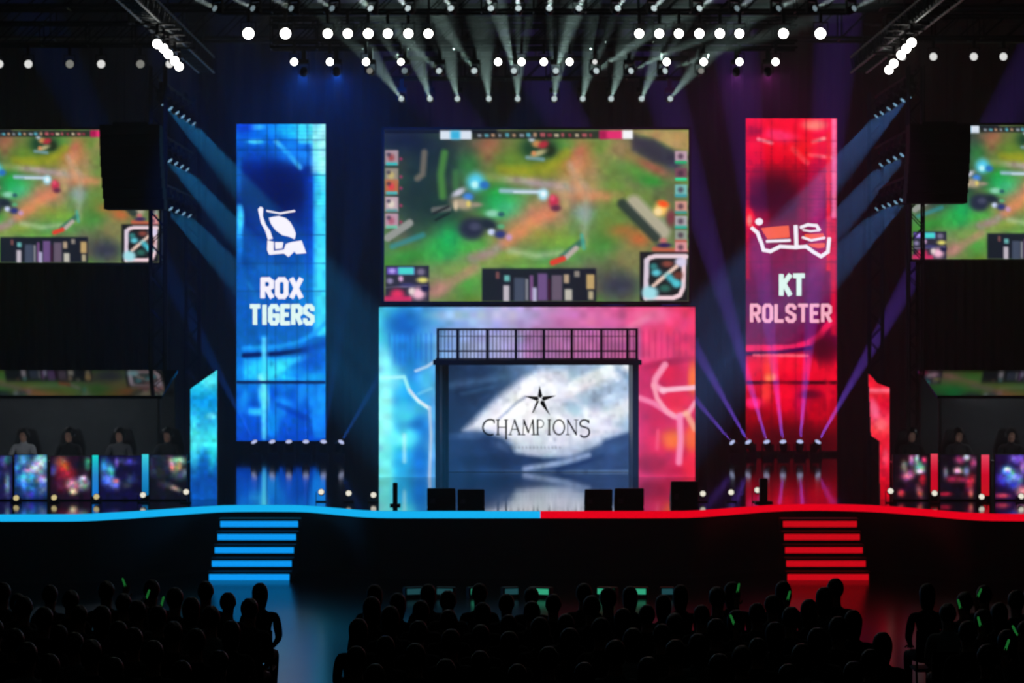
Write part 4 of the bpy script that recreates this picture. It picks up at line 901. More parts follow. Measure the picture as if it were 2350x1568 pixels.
# second row: white cans above moving heads
D2_ = 42.4
row_truss('middle lighting truss carrying thirteen bright cans', D2_, 142, 620, 1830, 0.35, (.04, .3, .7, .96), m=DARKALU)
cans = [(675, 147, 1), (757, 146, 1), (840, 145, 1), (920, 146, .9), (1143, 140, 1), (1197, 140, 1), (1248, 140, 1), (1307, 139, 1), (1365, 137, .7), (1530, 140, 1), (1615, 140, 1), (1697, 140, 1), (1780, 140, 1)]
for k, (x, y, s) in enumerate(cans):
    p = px(x, y, D2_); p.z = Z(142, D2_)
    lamp('can_light', 'white can light on the middle truss, %s counted from the blue side' % ORD[k], p, 0.062 * s, LAMPW if s > .8 else LAMPD, (0, -1, -0.05), 'white cans on the middle truss')
truss('second dark truss just behind the middle row of cans', (X(620, 43.6), 43.8, Z(165, 43.6) + 0.64), (X(1830, 43.6), 43.8, Z(165, 43.6) + 0.64), 0.4, DARKALU, (.05, .95))
mv2 = [(697, 170, -.1, 0), (772, 170, -.1, 0), (850, 168, -.1, 0), (930, 165, -.1, 2000), (1010, 164, -.22, 6000), (1090, 161, -.14, 5000), (1180, 159, -.06, 8000), (1275, 160, .06, 8000), (1365, 161, .3, 8000), (1443, 162, .45, 8000), (1520, 162, .6, 7000), (1607, 162, .1, 0), (1690, 160, .1, 0), (1762, 162, .1, 0)]
wash = {0: ((.01, .12, 1.0), 60, (-6.5, 66, 3)), 1: ((.01, .12, 1.0), 60, (-4, 66, 3)), 12: ((.42, .06, .5), 26, (6, 66, 3)), 13: ((.5, .05, .4), 26, (8, 66, 3))}
for k, (x, y, dx, w_) in enumerate(mv2):
    p = px(x, y, 43.6); p.z = Z(165, 43.6)
    mover('moving light under the middle truss, %s from the blue side' % ORD[k], p, tuple(Vector(wash[k][2]) - p) if k in wash else (dx, -1, 0.12), LENSW if w_ > 4000 else LENSD if w_ else LAMPX, wash[k][0] if k in wash else (0.62, 0.95, 0.86), wash[k][1] if k in wash else w_ * .11, 55 if k in wash else 4.2, s=.66, group='moving lights on the middle truss')

# front row of big white blinders
D3 = 37.9
row_truss('front lighting truss carrying sixteen large round lamps', D3, 78, 500, 1950, 0.35, (.03, .33, .67, .97), m=DARKALU)
bl = [(570, 85, 1.15), (655, 83, 1.1), (752, 78, .95), (798, 77, .95), (845, 77, .98), (890, 76, .95), (937, 76, .95), (983, 75, .92), (1467, 72, .92), (1513, 72, .92), (1558, 72, .92), (1605, 72, .95), (1652, 72, .95), (1697, 72, .92), (1798, 77, 1.0), (1883, 77, 1.1)]
for k, (x, y, s) in enumerate(bl):
    p = px(x, y, D3); p.z = Z(77, D3)
    lamp('round_lamp', 'large round white lamp on the front truss, %s counted from the blue side' % ORD[k], p, 0.075 * s, LAMPW, (0, -1, -0.08), 'round lamps on the front truss')

# top row near the frame's upper edge
D4 = 35.3
row_truss('dark truss along the top edge of the picture', D4, 22, 430, 2010, 0.42, (.05, .5, .95), m=DARKALU)
xs4 = (500, 587, 675, 768, 855, 940, 1037, 1128, 1190, 1260, 1327, 1415, 1497, 1600, 1685, 1780, 1863, 1953)
for k, x in enumerate(xs4):
    dx = max(-.6, min(.6, (x - 1225) / 900.0))
    mover('small moving light on the topmost truss, %s counted from the blue side' % ORD[k], px(x, 23 + (6 if x < 700 or x > 1800 else 0), D4) if False else Vector((X(x, D4), D4, Z(23, D4))), (dx, -1, 0.25), LENSW if 800 < x < 1650 else LENSD, (0.7, 0.9, 0.88), 1300 if 800 < x < 1650 else 600, 6.0, s=.56, group='lights on the topmost truss')

# outer rows and the two side trusses that run in depth
D5 = 45.0
row_truss('outer truss with small white lamps above the game screen by the blue banner', D5, 147, -120, 408, 0.35, (.1, .9))
for k, (x, y, m) in enumerate([(-2, 150, LAMPD), (65, 150, LAMPD), (160, 147, LAMPX), (232, 146, LAMPD), (322, 144, LAMPX)]):
    p = px(x, y, D5); p.z = Z(147, D5)
    lamp('small_round_lamp', 'small round lamp on the outer truss by the blue banner, %s from the frame edge' % ORD[k], p, 0.075, m, (0, -1, -0.05), 'outer truss lamps')
row_truss('outer truss with small white lamps above the game screen by the red banner', D5, 130, 2035, 2480, 0.35, (.1, .9))
for k, (x, y) in enumerate([(2142, 130), (2235, 130), (2303, 131)]):
    p = px(x, y, D5); p.z = Z(130, D5)
    lamp('small_round_lamp', 'small round lamp on the outer truss by the red banner, %s from the stage centre' % ORD[k], p, 0.072, LAMPD, (0, -1, -0.05), 'outer truss lamps')
truss('side truss running into the depth above the blue side', (-5.9, 36.5, 9.59), (-5.95, 47.5, 9.59), 0.3, ALU, (.05, .5, .95))
truss('side truss running into the depth above the red side', (6.75, 36.5, 9.59), (6.75, 47.5, 9.59), 0.3, ALU, (.05, .5, .95))
for k, (x, y, D) in enumerate([(361, 95, 40.0), (375, 104, 40.6), (386, 112, 41.4), (401, 121, 42.4), (411, 130, 43.3)]):
    p = px(x, y, D); p.z = 9.08
    lamp('side_lamp', 'bright lamp on the side truss above the blue side, %s in its slanting line' % ORD[k], p, 0.075, LAMPW, (0.35, -1, -0.1), 'lamps on the side trusses', hang=9.44 - .0205 - p.z + .002, bar=.3)
for k, (x, y, D) in enumerate([(2092, 84, 40.0), (2080, 94, 40.8), (2068, 103, 41.7), (2051, 114, 43.0), (2040, 122, 44.0)]):
    p = px(x, y, D); p.z = 9.10
    lamp('side_lamp', 'bright lamp on the side truss above the red side, %s in its slanting line' % ORD[k], p, 0.075, LAMPW, (-0.35, -1, -0.1), 'lamps on the side trusses', hang=9.44 - .0205 - p.z + .002, bar=.3)
for x, yt, lab in ((389, 147, 'small lamp just below the slanting lamps on the blue side'), (2071, 130, 'small lamp just below the slanting lamps on the red side')):
    p = px(x, yt, D5)
    lamp('small_round_lamp', lab, p, 0.07, LAMPD, (0, -1, -0.05))

# cable bundles above the side trusses
def cables(label, pts_px, D, seed):
    t = thing('cable_bundle', label, 'cable', tuple(px(*pts_px[-1], D)))
    r = random.Random(seed)
    for k in range(4):
        pts = []
        for i, (x, y) in enumerate(pts_px):
            p = px(x, y, D); p += Vector((0.05 * math.sin(i * 1.3 + k * 2), 0.05 * math.cos(k * 1.9), 0)); pts.append(p)
        sm = []
        for i in range(len(pts) - 1):
            for j in range(4): sm.append(pts[i].lerp(pts[i + 1], j / 4))
        sm.append(pts[-1])
        top = Vector((sm[0].x, sm[0].y, ROOF - .004)); sm = [top] + sm
        part('cable', MB().tube(sm, 0.03, 6), mat('grey_cable', (190, 200, 202), 0.6), t, smooth=True)
cables('loose grey cables hanging down to the side truss on the blue side', [(328, -40), (332, 0), (334, 22), (342, 45), (346, 62), (350, 74)], 42.0, 1)
cables('loose grey cables hanging beside the side truss on the blue side', [(296, -30), (300, 6), (304, 30), (300, 55)], 41.0, 3)
cables('loose grey cables hanging down to the side truss on the red side', [(2104, -40), (2106, 10), (2104, 35), (2103, 58), (2102, 72)], 42.6, 2)
cables('loose grey cables hanging beyond the side truss on the red side', [(2166, -30), (2164, 5), (2158, 25), (2152, 42)], 41.0, 4)

# roof grid
for k, D in enumerate((33.0, 40.5, 46.5, 52.5)):
    truss('roof girder crossing the hall, %s from the audience' % ORD[k], (-HALL_X, D, 10.6 + 0.15 * k), (HALL_X, D, 10.6 + 0.15 * k), 0.7, DARKALU, (.2, .5, .8), 0.035, name='roof_girder')

# ---- side light towers with three tiers each
def tower(label, sgn, Xc, tiers, side):
    y0, y1 = 50.5, 56.0
    t = thing('light_tower', label, 'tower', (Xc, 53.2, STAGE))
    for y in (y0, y1):
        lat = MB()
        for a in (-.15, .15):
            for b in (-.15, .15):
                part('upright', MB().cyl((Xc + a, y + b, STAGE + .003), (Xc + a, y + b, 9.9), 0.024, n=8), DARKALU, t, smooth=True)
        n_ = 26
        for i in range(n_):
            z0 = STAGE + .02 + (9.88 - STAGE) * i / n_; z1 = STAGE + (9.9 - STAGE) * (i + 1) / n_
            a = .15 if i % 2 else -.15
            for b in (-.15, .15):
                lat.cyl((Xc - a, y + b, z0), (Xc + a, y + b, z1), 0.012, n=5, cap=False); lat.cyl((Xc + b, y - a, z0), (Xc + b, y + a, z1), 0.012, n=5, cap=False)
        part('lattice', lat, DARKALU, t)
    for k, tr in enumerate(tiers):
        zz = tr[0] + 0.42
        part('crossbar', MB().cyl((Xc, y0, zz), (Xc, y1, zz), 0.03, n=8), MATTE, t, smooth=True)
    return t
TL = [(px(361, 231, 51).z, [(361, 231, 51.0), (378, 241, 52.0), (396, 249, 53.0), (410, 257, 53.9), (424, 266, 54.8), (440, 276, 55.7)]),
      (px(376, 354, 51).z, [(376, 354, 51.0), (391, 361, 51.9), (407, 369, 52.8), (422, 375, 53.7), (436, 382, 54.6)]),
      (px(377, 466, 51).z, [(377, 466, 51.0), (392, 472, 52.0), (408, 478, 53.0), (423, 483, 54.0), (437, 488, 55.0)])]
TR = [(px(2097, 214, 51).z, [(2097, 214, 51.0), (2083, 222, 51.8), (2065, 233, 52.8), (2050, 243, 53.7), (2037, 253, 54.7), (2024, 262, 55.5)]),
      (px(2078, 341, 51).z, [(2078, 341, 51.0), (2064, 348, 51.9), (2049, 356, 52.8), (2035, 363, 53.7), (2022, 371, 54.8)]),
      (px(2095, 447, 51).z, [(2095, 447, 51.0), (2079, 454, 51.9), (2063, 459, 52.7), (2048, 465, 53.6), (2034, 470, 54.4), (2018, 476, 55.4)])]
tower('dark lattice tower with three rows of small lights near the blue banner', -1, -7.33, TL, 'blue')
tower('dark lattice tower with three rows of small lights near the red banner', 1, 8.35, TR, 'red')
TN = ('topmost', 'middle', 'lowest')
for side, Xc, tiers, sg in (('blue', -7.33, TL, 1), ('red', 8.35, TR, -1)):
    for k, (z, pts) in enumerate(tiers):
        for j, (x, y, D) in enumerate(pts):
            d = (sg * (0.62 + 0.02 * j), -0.34 + 0.03 * j, -0.74 + 0.03 * k)
            mover('small light on the %s row of the %s-side tower, %s from the audience' % (TN[k], side, ORD[j]), Vector((Xc, D, z)), d, LENST, (0.02, 0.35, 0.9) if side == 'blue' else (0.1, 0.3, 0.85), 1350, 5.4, s=.72, hang=0.395, group='tower lights near the %s banner' % side)

# ---- moving heads on the stage floor in front of the banners
DF = 62.5
for side, xs, dxs, col, m, ws in (
    ('blue', (588, 627, 664, 702, 741, 778), (-.42, -.18, -.06, .05, .2, .62), (0.02, 0.16, 1.0), LENSV, (2500, 2000, 1500, 1500, 1500, 2500)),
    ('red', (1687, 1722, 1762, 1798, 1835, 1872), (-.9, -.62, -.36, -.2, 0.0, .46), (0.26, 0.10, 1.0), LENSV, (5000, 6500, 6500, 6500, 7000, 7000))):
    for k, x in enumerate(xs):
        z = STAGE + 0.33
        mover('moving light on the stage floor before the %s banner, %s from the stage centre' % (side, ORD[k if side == 'red' else 5 - k]), Vector((X(x, DF), DF, z)), (dxs[k], -0.75, 1.0), m, col, ws[k] * (.55 if side == 'red' else 0.5), 5.6, stand=True, s=1.0, group='floor lights before the %s banner' % side)

# ---- hanging loudspeaker arrays
def array(label, x0, x1, y0, y1, lean):
    D = 49.0; a, b = X(x0, D), X(x1, D); zt, zb = Z(y0, D), Z(y1, D); n = 8
    t = thing('speaker_array', label, 'loudspeaker', ((a + b) / 2, D, zb))
    h = (zt - zb) / n
    grille = mat('speaker_grille', (12, 12, 13), 0.7, noise=0.3, scale=60)
    for k in range(n):
        o = lean * (k / (n - 1)) ** 2
        y = D + 0.05 * (k / (n - 1)) ** 2
        z1 = zt - h * k; z0 = z1 - h + 0.003
        s = part('cabinet', MB().prism_yz([(y, z0), (y + .5, z0), (y + .5, z1), (y, z1)], a + o, b + o), CASE, t)
        part('grille', MB().box(a + o + .03, b + o - .03, y - .012, y + .003, z0 + .015, z1 - .015), grille, s)
        if k: part('rigging_pin', MB().box((a+b)/2 + o - .05, (a+b)/2 + o + .05, y + .2, y + .26, z1 - .04, z1 + .06), MATTE, t)
    part('fly_bar', MB().box((a + b) / 2 - .35, (a + b) / 2 + .35, D + .1, D + .4, zt - 0.03, zt + .06), MATTE, t)
    for q in (-.3, .3): part('hoist_chain', MB().cyl(((a + b) / 2 + q, D + .25, zt + .05), ((a + b) / 2 + q, D + .25, ROOF - .004), 0.014, n=6), CHROME, t)
array('black line of loudspeakers hanging before the game screen near the blue banner', 228, 366, 286, 480, 0.08)
array('black line of loudspeakers hanging before the game screen near the red banner', 2088, 2228, 285, 466, -0.06)

# ---- floor monitors, black cases and a post on the stage front
def wedge(label, x0, x1, D, h):
    a, b = X(x0, D), X(x1, D)
    t = thing('floor_monitor', label, 'loudspeaker', ((a + b) / 2, D, STAGE))
    nseg = 2 if (b - a) > .7 else 1
    part('cabinet', MB().prism_yz([(D, STAGE), (D + .5, STAGE), (D + .42, STAGE + .12), (D + .12, STAGE + h), (D, STAGE + h)], a, b), CASE, t, bevel=0.012)
    for k in range(nseg):
        w_ = (b - a) / nseg
        part('handle', MB().box(a + w_ * (k + .4), a + w_ * (k + .6), D - .012, D + .004, STAGE + h * .55, STAGE + h * .68), MATTE, t)
        part('connector_plate', MB().box(a + w_ * (k + .12), a + w_ * (k + .28), D - .006, D + .004, STAGE + h * .2, STAGE + h * .45), CHROME, t)
wedge('low black floor monitor at the stage front before the cyan portal leg', 980, 1045, 44.2, 0.34)
wedge('low black floor monitor at the stage front beneath the star emblem screen, cyan half', 1050, 1112, 44.2, 0.32)
wedge('low black floor monitor at the stage front beneath the title screen, pink half', 1342, 1406, 44.2, 0.32)
wedge('low black floor monitor at the stage front before the pink portal leg', 1411, 1478, 44.2, 0.34)
wedge('black floor monitor beside the white footlights of the red side', 1540, 1602, 45.0, 0.42)
def post(label, x, y0, D, w_):
    t = thing('stage_post', label, 'stand', (X(x, D), D, STAGE))
    part('pole', MB().box(X(x, D) - w_, X(x, D) + w_, D - w_, D + w_, STAGE + 0.03, Z(y0, D)), MATTE, t, bevel=0.01)
    part('foot', MB().box(X(x, D) - w_ * 2.2, X(x, D) + w_ * 2.2, D - w_ * 2, D + w_ * 2, STAGE, STAGE + 0.035), MATTE, t, bevel=0.01)
post('slim black post standing before the cyan portal leg', 907, 1108, 44.6, 0.045)
post('slim black post standing by the footlights before the red banner', 1752, 1098, 45.3, 0.075)

# ---- footlights
FL = [(37, 1143, 'n'), (124, 1142, 'n'), (221, 1140, 'n'), (328, 1136, 'n'), (427, 1129, 'n'), (737, 1129, 'b'), (800, 1132, 'b'), (857, 1136, 'b'),
      (1613, 1133, 'r'), (1678, 1130, 'r'), (1738, 1125, 'r'), (2044, 1127, 'm'), (2145, 1132, 'm'), (2253, 1140, 'm'), (2344, 1139, 'm')]
FOOTW = glow('footlight_glow', (250, 244, 226), 1.0)
FOOTY = glow('warm_footlight_glow', (214, 196, 140), 1.0)
cnt = {}
for x, y, s in FL:
    D = 45.3 if s in 'nm' else 45.6
    k = cnt.get(s, 0); cnt[s] = k + 1
    lab = {'n': 'footlight before the blue team desks, %s from the frame edge', 'b': 'footlight on the stage before the blue banner, %s from the steps', 'r': 'footlight on the stage before the red banner, %s from the stage centre', 'm': 'footlight before the red team desks, %s from the red light panel'}[s] % ORD[k]
    z = Z(y, D)
    t = thing('footlight', 'small round white ' + lab, 'stage light', (X(x, D), D, STAGE), 'footlights along the stage front')
    zz = z - STAGE
    can = link('can', once('fcan', lambda: MB().lathe([(.035, -.11), (.058, -.08), (.063, 0), (.057, .004), (.053, -.01)], 18).mesh('can', MATTE, smooth=True)), t, loc=(0, 0, zz), rot=aim((0, -1, 0.35)))
    mm = FOOTY if s == 'n' and k < 3 else FOOTW
    link('lens', once(('flens', mm.name), lambda: MB().lathe([(.053, -.008), (.045, .004), (.01, .01)], 18).mesh('lens', mm, smooth=True)), can)
    part('stand', MB().box(X(x, D) - .1, X(x, D) + .1, D - .04, D + .04, STAGE, STAGE + .02).box(X(x, D) - .1, X(x, D) - .09, D - .02, D + .02, STAGE, z).box(X(x, D) + .09, X(x, D) + .1, D - .02, D + .02, STAGE, z), MATTE, t)

# ---- low teal floor lights on the hall floor, glimpsed between the heads of the audience
TEAL = glow('teal_floor_light_glow', (50, 165, 125), 1.0); TEALD = glow('dim_teal_floor_light_glow', (28, 70, 76), 1.0)
for k, (x, y, w_, tl, m) in enumerate([(950, 1355, .26, .10, TEALD), (1022, 1355, .26, -.06, TEALD), (1092, 1364, .2, .12, TEAL), (1172, 1356, .22, .10, TEALD), (1240, 1359, .32, -.12, TEAL), (1392, 1364, .28, -.12, TEAL), (1466, 1357, .24, -.05, TEAL), (1531, 1360, .18, 0, TEALD)]):
    D = 40.0
    t = thing('floor_light', 'low teal light on the dark floor before the stage, %s from the blue steps' % ORD[k], 'light', (X(x, D), D, 0), 'teal floor lights', tl * 3)
    link('housing', once(('flh', w_), lambda: MB().box(-w_/2 - .03, w_/2 + .03, -.05, .12, 0, .17).mesh('housing', CASE, bevel=.01)), t)
    link('diffuser', once(('fld', w_, m.name), lambda: MB().add([(-w_/2, -.055, .06), (w_/2, -.055, .06), (w_/2, -.055, .15), (-w_/2, -.055, .15), (-w_/2, -.049, .06), (w_/2, -.049, .06), (w_/2, -.049, .15), (-w_/2, -.049, .15)], [(0, 1, 2, 3), (7, 6, 5, 4), (0, 4, 5, 1), (1, 5, 6, 2), (2, 6, 7, 3), (3, 7, 4, 0)]).mesh('diffuser', m)), t)

# ------------------------------------------------------------------ people
SKIN = mat('skin', (176, 130, 108), 0.55)
HAIR = mat('black_hair', (14, 12, 12), 0.45)
TROUS = mat('dark_trousers', (22, 24, 32), 0.85)
SHIRTS = [mat('shirt_' + n_, c_, 0.9) for n_, c_ in (('black', (18, 18, 20)), ('charcoal', (44, 44, 48)), ('navy', (22, 28, 50)), ('grey', (92, 92, 96)), ('white', (170, 170, 172)), ('olive', (50, 54, 40)), ('maroon', (64, 24, 30)))]
SHIRT_N = ['black', 'charcoal', 'navy', 'grey', 'white', 'olive', 'maroon']

def body_mesh(key, arms, lean=0.0, shirt=None):
    """one continuous seated body that faces +y, origin on the floor below the seat; arms: for each side elbow, wrist and hand tip"""
    V = []; E = []; Rr = []
    def v(p, r, link_=None):
        V.append(Vector(p)); Rr.append(r)
        if link_ is not None: E.append((link_, len(V) - 1))
        return len(V) - 1
    ly = lambda z: lean * max(0, z - .5)
    pel = v((0, 0, .53), (.145, .12))
    wai = v((0, ly(.72) - .01, .72), (.125, .10), pel)
    che = v((0, ly(.93), .92), (.155, .115), wai)
    upr = v((0, ly(1.03), 1.03), (.10, .085), che)
    nec = v((0, ly(1.10) + .012, 1.10), (.055, .056), upr)
    jaw = v((0, ly(1.18) + .03, 1.17), (.068, .078), nec)
    hea = v((0, ly(1.26) + .025, 1.25), (.082, .098), jaw)
    top = v((0, ly(1.34) + .015, 1.325), (.06, .07), hea)
    v((0, ly(1.21) + .135, 1.20), (.012, .014), jaw)            # nose
    hands = []
    for s, (el, wr, ht) in zip((-1, 1), arms):
        sh = v((s * .185, ly(1.02), 1.01), (.068, .068), che)
        e = v((s * el[0], el[1] + ly(el[2]), el[2]), (.047, .047), sh)
        w_ = v((s * wr[0], wr[1] + ly(wr[2]), wr[2]), (.03, .026), e)
        hp = V[w_]; tip = Vector((s * ht[0], ht[1] + ly(ht[2]), ht[2])); d = (tip - hp).normalized()
        side = d.cross(Vector((0, 0, 1)) if abs(d.z) < .9 else Vector((0, 1, 0))).normalized()
        palm = v(hp + d * .075, (.038, .018), w_)
        curl = side.cross(d).normalized() * -0.02
        for f, (o_, L_) in enumerate(((-.03, .07), (-.01, .082), (.01, .078), (.03, .06))):
            b = v(hp + d * .105 + side * o_, (.0095, .0095), palm)
            v(hp + d * (.105 + L_ * .95) + side * o_ * 1.2 + curl, (.008, .008), b)
        th = v(hp + d * .045 - side * .05, (.011, .011), palm)
        v(hp + d * .085 - side * .068 + curl, (.009, .009), th)
        hands.append(hp + d * .09)
        hip = v((s * .095, .03, .52), (.095, .09), pel)
        kn = v((s * .13, .44, .51), (.066, .066), hip)
        ca = v((s * .13, .445, .30), (.052, .055), kn)
        an = v((s * .13, .43, .09), (.038, .042), ca)
        v((s * .14, .58, .045), (.04, .032), an)
    me = bpy.data.meshes.new('body_cage'); me.from_pydata(V, E, [])
    ob = bpy.data.objects.new('body_cage', me); COL.objects.link(ob)
    md = ob.modifiers.new('skin', 'SKIN'); md.use_smooth_shade = True
    for i, r in enumerate(Rr):
        ob.data.skin_vertices[0].data[i].radius = r
    ob.data.skin_vertices[0].data[0].use_root = True
    sb = ob.modifiers.new('sub', 'SUBSURF'); sb.levels = 1; sb.render_levels = 1
    dg = bpy.context.evaluated_depsgraph_get()
    out = bpy.data.meshes.new_from_object(ob.evaluated_get(dg))
    out.name = 'body'
    bpy.data.objects.remove(ob); bpy.data.meshes.remove(me)
    out.materials.clear()
    for m_ in (shirt or SHIRTS[0], SKIN, TROUS): out.materials.append(m_)
    for p in out.polygons:
        c_ = p.center
        if (c_.z > 1.09 and abs(c_.x) < .13) or min((c_ - h).length for h in hands) < .1: p.material_index = 1
        elif c_.z < .47 or (c_.y > .14 and c_.z < .60 and min((c_ - h).length for h in hands) > .16): p.material_index = 2
        p.use_smooth = True
    return out
REST = ((.225, .04, .74), (.14, .27, .62), (.11, .38, .60))
POSES = {
    'rest': (REST, REST),
    'raise': (REST, ((.24, .10, .90), (.2, .22, 1.14), (.2, .26, 1.30))),
    'phone': (((.23, .14, .78), (.07, .30, .98), (.03, .36, 1.10)), ((.23, .14, .78), (.07, .30, .98), (.03, .36, 1.10))),
    'desk': (((.25, .16, .78), (.17, .36, .82), (.14, .46, .815)), ((.25, .16, .78), (.17, .36, .82), (.14, .46, .815))),
}
def hair_mesh(kind):
    bm = bmesh.new()
    bmesh.ops.create_uvsphere(bm, u_segments=20, v_segments=14, radius=1)
    for q in bm.verts:
        x, y, z = q.co
        zz = z * .115
        if kind == 'long' and z < 0.1: zz = z * .26
        yy = y * .112
        if y > 0.25: yy = .028 + (y - .25) * .075
        if kind == 'bun' and y < -.5 and z > .3: yy -= .03
        wob = 1 + .04 * math.sin(9 * x + 5 * z) * math.cos(7 * y)
        q.co = (x * .096 * wob, yy * wob, zz * wob)
    me = bpy.data.meshes.new('hair'); bm.to_mesh(me); bm.free()
    me.materials.append(HAIR)
    me.polygons.foreach_set('use_smooth', [True] * len(me.polygons))
    return me
HM = {k: hair_mesh(k) for k in ('short', 'long', 'bun')}
LEANS = {'rest': .02, 'raise': .03, 'phone': .06, 'desk': .14}
def person(label, loc, rz, pose, si, hair, group, s=1.0, name='person'):
    t = thing(name, label, 'person', loc, group, rz)
    t.scale = (s, s, s)
    me = once(('body', pose, si), lambda: body_mesh(pose, POSES[pose], LEANS[pose], SHIRTS[si]))
    link('body', me, t)
    l = LEANS[pose]
    link('hair', HM[hair], t, loc=(0, l * .78 + .005, 1.275))
    return t

# chair of the audience: seat, backrest, four legs
CH = mat('chair_plastic', (26, 26, 30), 0.6)
def chair_parts():
    seat = MB().box(-.21, .21, -.2, .22, .365, .40).mesh('seat', CH, bevel=.012)
    back = MB().prism_yz([(-.24, .52), (-.215, .52), (-.255, .86), (-.28, .86)], -.21, .21).mesh('backrest', CH, bevel=.008)
    leg = {}
    for a in (-1, 1):
        leg[(a, 1)] = MB().cyl((a * .19, .2, 0), (a * .19, .18, .37), .013, n=8).mesh('leg', MATTE, smooth=True)
        leg[(a, -1)] = MB().tube([(a * .19, -.25, 0), (a * .19, -.18, .37), (a * .19, -.22, .53)], .013, 8).mesh('leg', MATTE, smooth=True)
    return seat, back, leg
CP = chair_parts()
def chair(label, loc, rz, group):
    t = thing('folding_chair', label, 'chair', loc, group, rz)
    link('seat', CP[0], t); link('backrest', CP[1], t)
    for k in CP[2].values(): link('leg', k, t)
    return t

ROWN = ('front row', 'second row', 'third row', 'fourth row', 'fifth row', 'sixth row', 'seventh row', 'nearest row')
STICKG = glow('green_light_stick_glow', (30, 112, 48), 0.6)
GREENP = {}
rnd = random.Random(11)
def light_stick(label, loc, tilt, m):
    t = thing('light_stick', label, 'light stick', loc, 'light sticks')
    q = aim(tilt)
    h = link('grip', once('grip', lambda: MB().cyl((0, 0, -.07), (0, 0, .04), .014, n=10).mesh('grip', MATTE, smooth=True)), t, rot=q)
    link('glowing_tube', once(('tube', m.name), lambda: MB().lathe([(.012, .04), (.013, .05), (.012, .14), (.004, .15)], 10).mesh('glowing_tube', m, smooth=True)), h)
hand_up = (.22, .26 + .03 * .8, 1.24)
sticks = {}     # (row, block, seat) of those who hold something up is decided by the photograph's places
want_stick = [(295, 1368), (375, 1388), (345, 1402), (1800, 1382), (2265, 1384), (2226, 1425), (2247, 1452), (1707, 1474), (2310, 1530), (2335, 1545), (1690, 1380)]
rows = [28.5 - 0.98 * k for k in range(8)]
SP = 0.6
seats = []
for r, D in enumerate(rows):
    hw = 1175 * (D + .1) / F
    la = -2.72 + .045 * r; lb = -1.86 + (.02 * r); ra = 3.92 - .06 * r; rb = 4.62 - .075 * r
    for blk, a, b, step in (('left', la, -hw - .35, -SP), ('mid', lb, ra, SP), ('right', rb, hw + .35, SP)):
        x = a + ((0.26 + .28 * (r % 2)) if step > 0 else -(0.26 + .28 * (r % 2))); k = 0
        while (x > b if step < 0 else x < b):
            seats.append((r, blk, k, x, D)); x += step; k += 1
used = {}
for kind, lst in (('stick', want_stick),):
    for (wx, wy) in lst:
        best = None
        for s_ in seats:
            r, blk, k, x, D = s_
            if s_[:3] in used: continue
            zt = 1.26 if kind == 'stick' else 1.16
            p = (1175 + F * (x + (.22 if kind == 'stick' else 0)) / D, 784 + F * (H - zt) / D)
            e = (p[0] - wx) ** 2 + (p[1] - wy) ** 2
            if best is None or e < best[0]: best = (e, s_)
        used[best[1][:3]] = kind
BLK = {'left': 'blue-side block', 'mid': 'middle block', 'right': 'red-side block'}
AIS = {'left': 'the aisle', 'mid': 'the blue aisle', 'right': 'the aisle'}
HN = {'short': 'short dark hair', 'long': 'long dark hair', 'bun': 'tied-up dark hair'}
for r, blk, k, x, D in seats:
    si = rnd.choices(range(7), (5, 4, 3, 2, 1, 2, 1))[0]; hair = rnd.choices(('short', 'long', 'bun'), (5, 3, 1))[0]
    what = used.get((r, blk, k))
    where = '%s, %s, %s from the aisle' % (BLK[blk], ROWN[r], ORD[k])
    pose = 'raise' if what == 'stick' else 'phone' if what == 'phone' else 'rest'
    jx = rnd.uniform(-.04, .04); s_ = rnd.uniform(.94, 1.05); rz = rnd.uniform(-.12, .12)
    tail = {'stick': 'spectator raising a light stick, ', 'phone': 'spectator holding up a phone, ', None: 'seated spectator, '}[what]
    person(tail + where, (x + jx, D, .41 * (1 - s_)), rz, pose, si, hair, 'seated audience', s_)
    chair('dark folding chair, ' + where, (x, D - .03, 0), 0, 'audience chairs')
    M_ = Matrix.Translation((x + jx, D, .41 * (1 - s_))) @ Matrix.Rotation(rz, 4, 'Z') @ Matrix.Scale(s_, 4)
    if what == 'stick':
        p = M_ @ Vector((.2, .29, 1.26))
        light_stick('green light stick held up in the ' + where, tuple(p), (rnd.uniform(-.5, .6), rnd.uniform(-.2, .2), 1), STICKG)

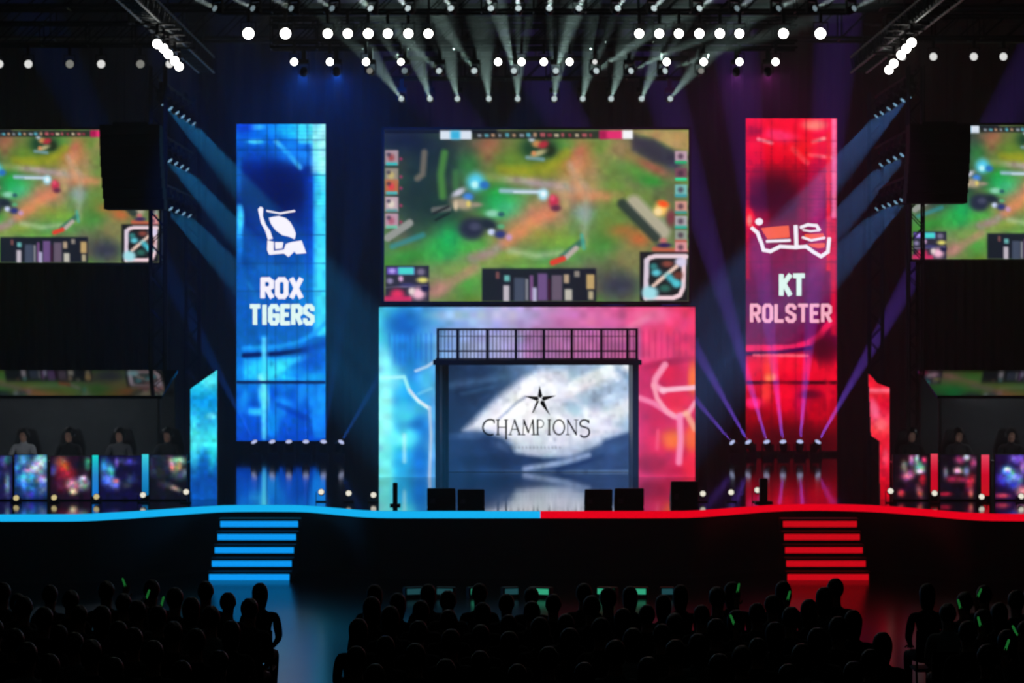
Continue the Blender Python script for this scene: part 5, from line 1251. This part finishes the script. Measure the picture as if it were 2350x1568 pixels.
# players behind their desks
GCH = mat('gaming_chair_cloth', (24, 24, 28), 0.7)
def gaming_chair(label, loc):
    t = thing('gaming_chair', label, 'chair', loc, 'gaming chairs')
    part('seat', MB().box(loc[0]-.24, loc[0]+.24, loc[1]-.24, loc[1]+.22, loc[2]+.31, loc[2]+.385), GCH, t, bevel=.03)
    part('backrest', MB().prism_xz([(loc[0]-.24, loc[2]+.46), (loc[0]+.24, loc[2]+.46), (loc[0]+.27, loc[2]+.95), (loc[0]+.17, loc[2]+1.3), (loc[0]-.17, loc[2]+1.3), (loc[0]-.27, loc[2]+.95)], loc[1]+.24, loc[1]+.32), GCH, t, bevel=.02)
    part('pedestal', MB().cyl((loc[0], loc[1], loc[2]+.06), (loc[0], loc[1], loc[2]+.32), .035), MATTE, t, smooth=True)
    for k in range(5):
        a = 2 * PI * k / 5
        part('foot', MB().cyl((loc[0], loc[1], loc[2]+.08), (loc[0] + .3*math.cos(a), loc[1] + .3*math.sin(a), loc[2]+.03), .028, .02), MATTE, t, smooth=True)
pl = [(56, 'blue', 4, 'pale blue picture'), (160, 'blue', 0, 'red and pink picture'), (276, 'blue', 3, 'violet picture'), (386, 'blue', 1, 'mint picture'),
      (2090, 'red', 0, 'pale green picture'), (2198, 'red', 1, 'magenta picture'), (2318, 'red', 0, 'bright blue picture')]
for x, side, si, what in pl:
    D = 47.16
    xx = X(x, D)
    t = person('player with a headset sitting behind the desk with the %s' % what, (xx, D, STAGE), PI, 'desk', si, 'short', 'players', .97)
    hs = MB()
    l = LEANS['desk']
    hs.tube([(math.sin(a) * .108, l * .78 + .01, 1.25 + math.cos(a) * .135) for a in np.linspace(-1.75, 1.75, 15)], .012, 6)
    for s in (-1, 1): hs.cyl((s * .088, l * .78 + .01, 1.235), (s * .122, l * .78 + .01, 1.235), .042, n=14)
    link('headset', hs.mesh('headset', MATTE, smooth=True), t)
    gaming_chair('dark gaming chair at the desk with the %s' % what, (xx, D + .02, STAGE))

# ------------------------------------------------------------------ haze that fills the stage and shows the beams
hz = bpy.data.materials.new('stage_haze'); hz.use_nodes = True
nt = hz.node_tree; nt.nodes.clear()
o = nt.nodes.new('ShaderNodeOutputMaterial'); vs_ = nt.nodes.new('ShaderNodeVolumeScatter')
vs_.inputs['Color'].default_value = (1, 1, 1, 1); vs_.inputs['Density'].default_value = HAZE; vs_.inputs['Anisotropy'].default_value = 0.1
nt.links.new(vs_.outputs[0], o.inputs['Volume'])
hazebox = part('haze', MB().box(-HALL_X - .1, HALL_X + .1, 31.0, BACK + .1, -0.1, ROOF + .1), hz)
tag(hazebox, 'thin stage haze that shows the light beams', 'haze', kind='stuff')
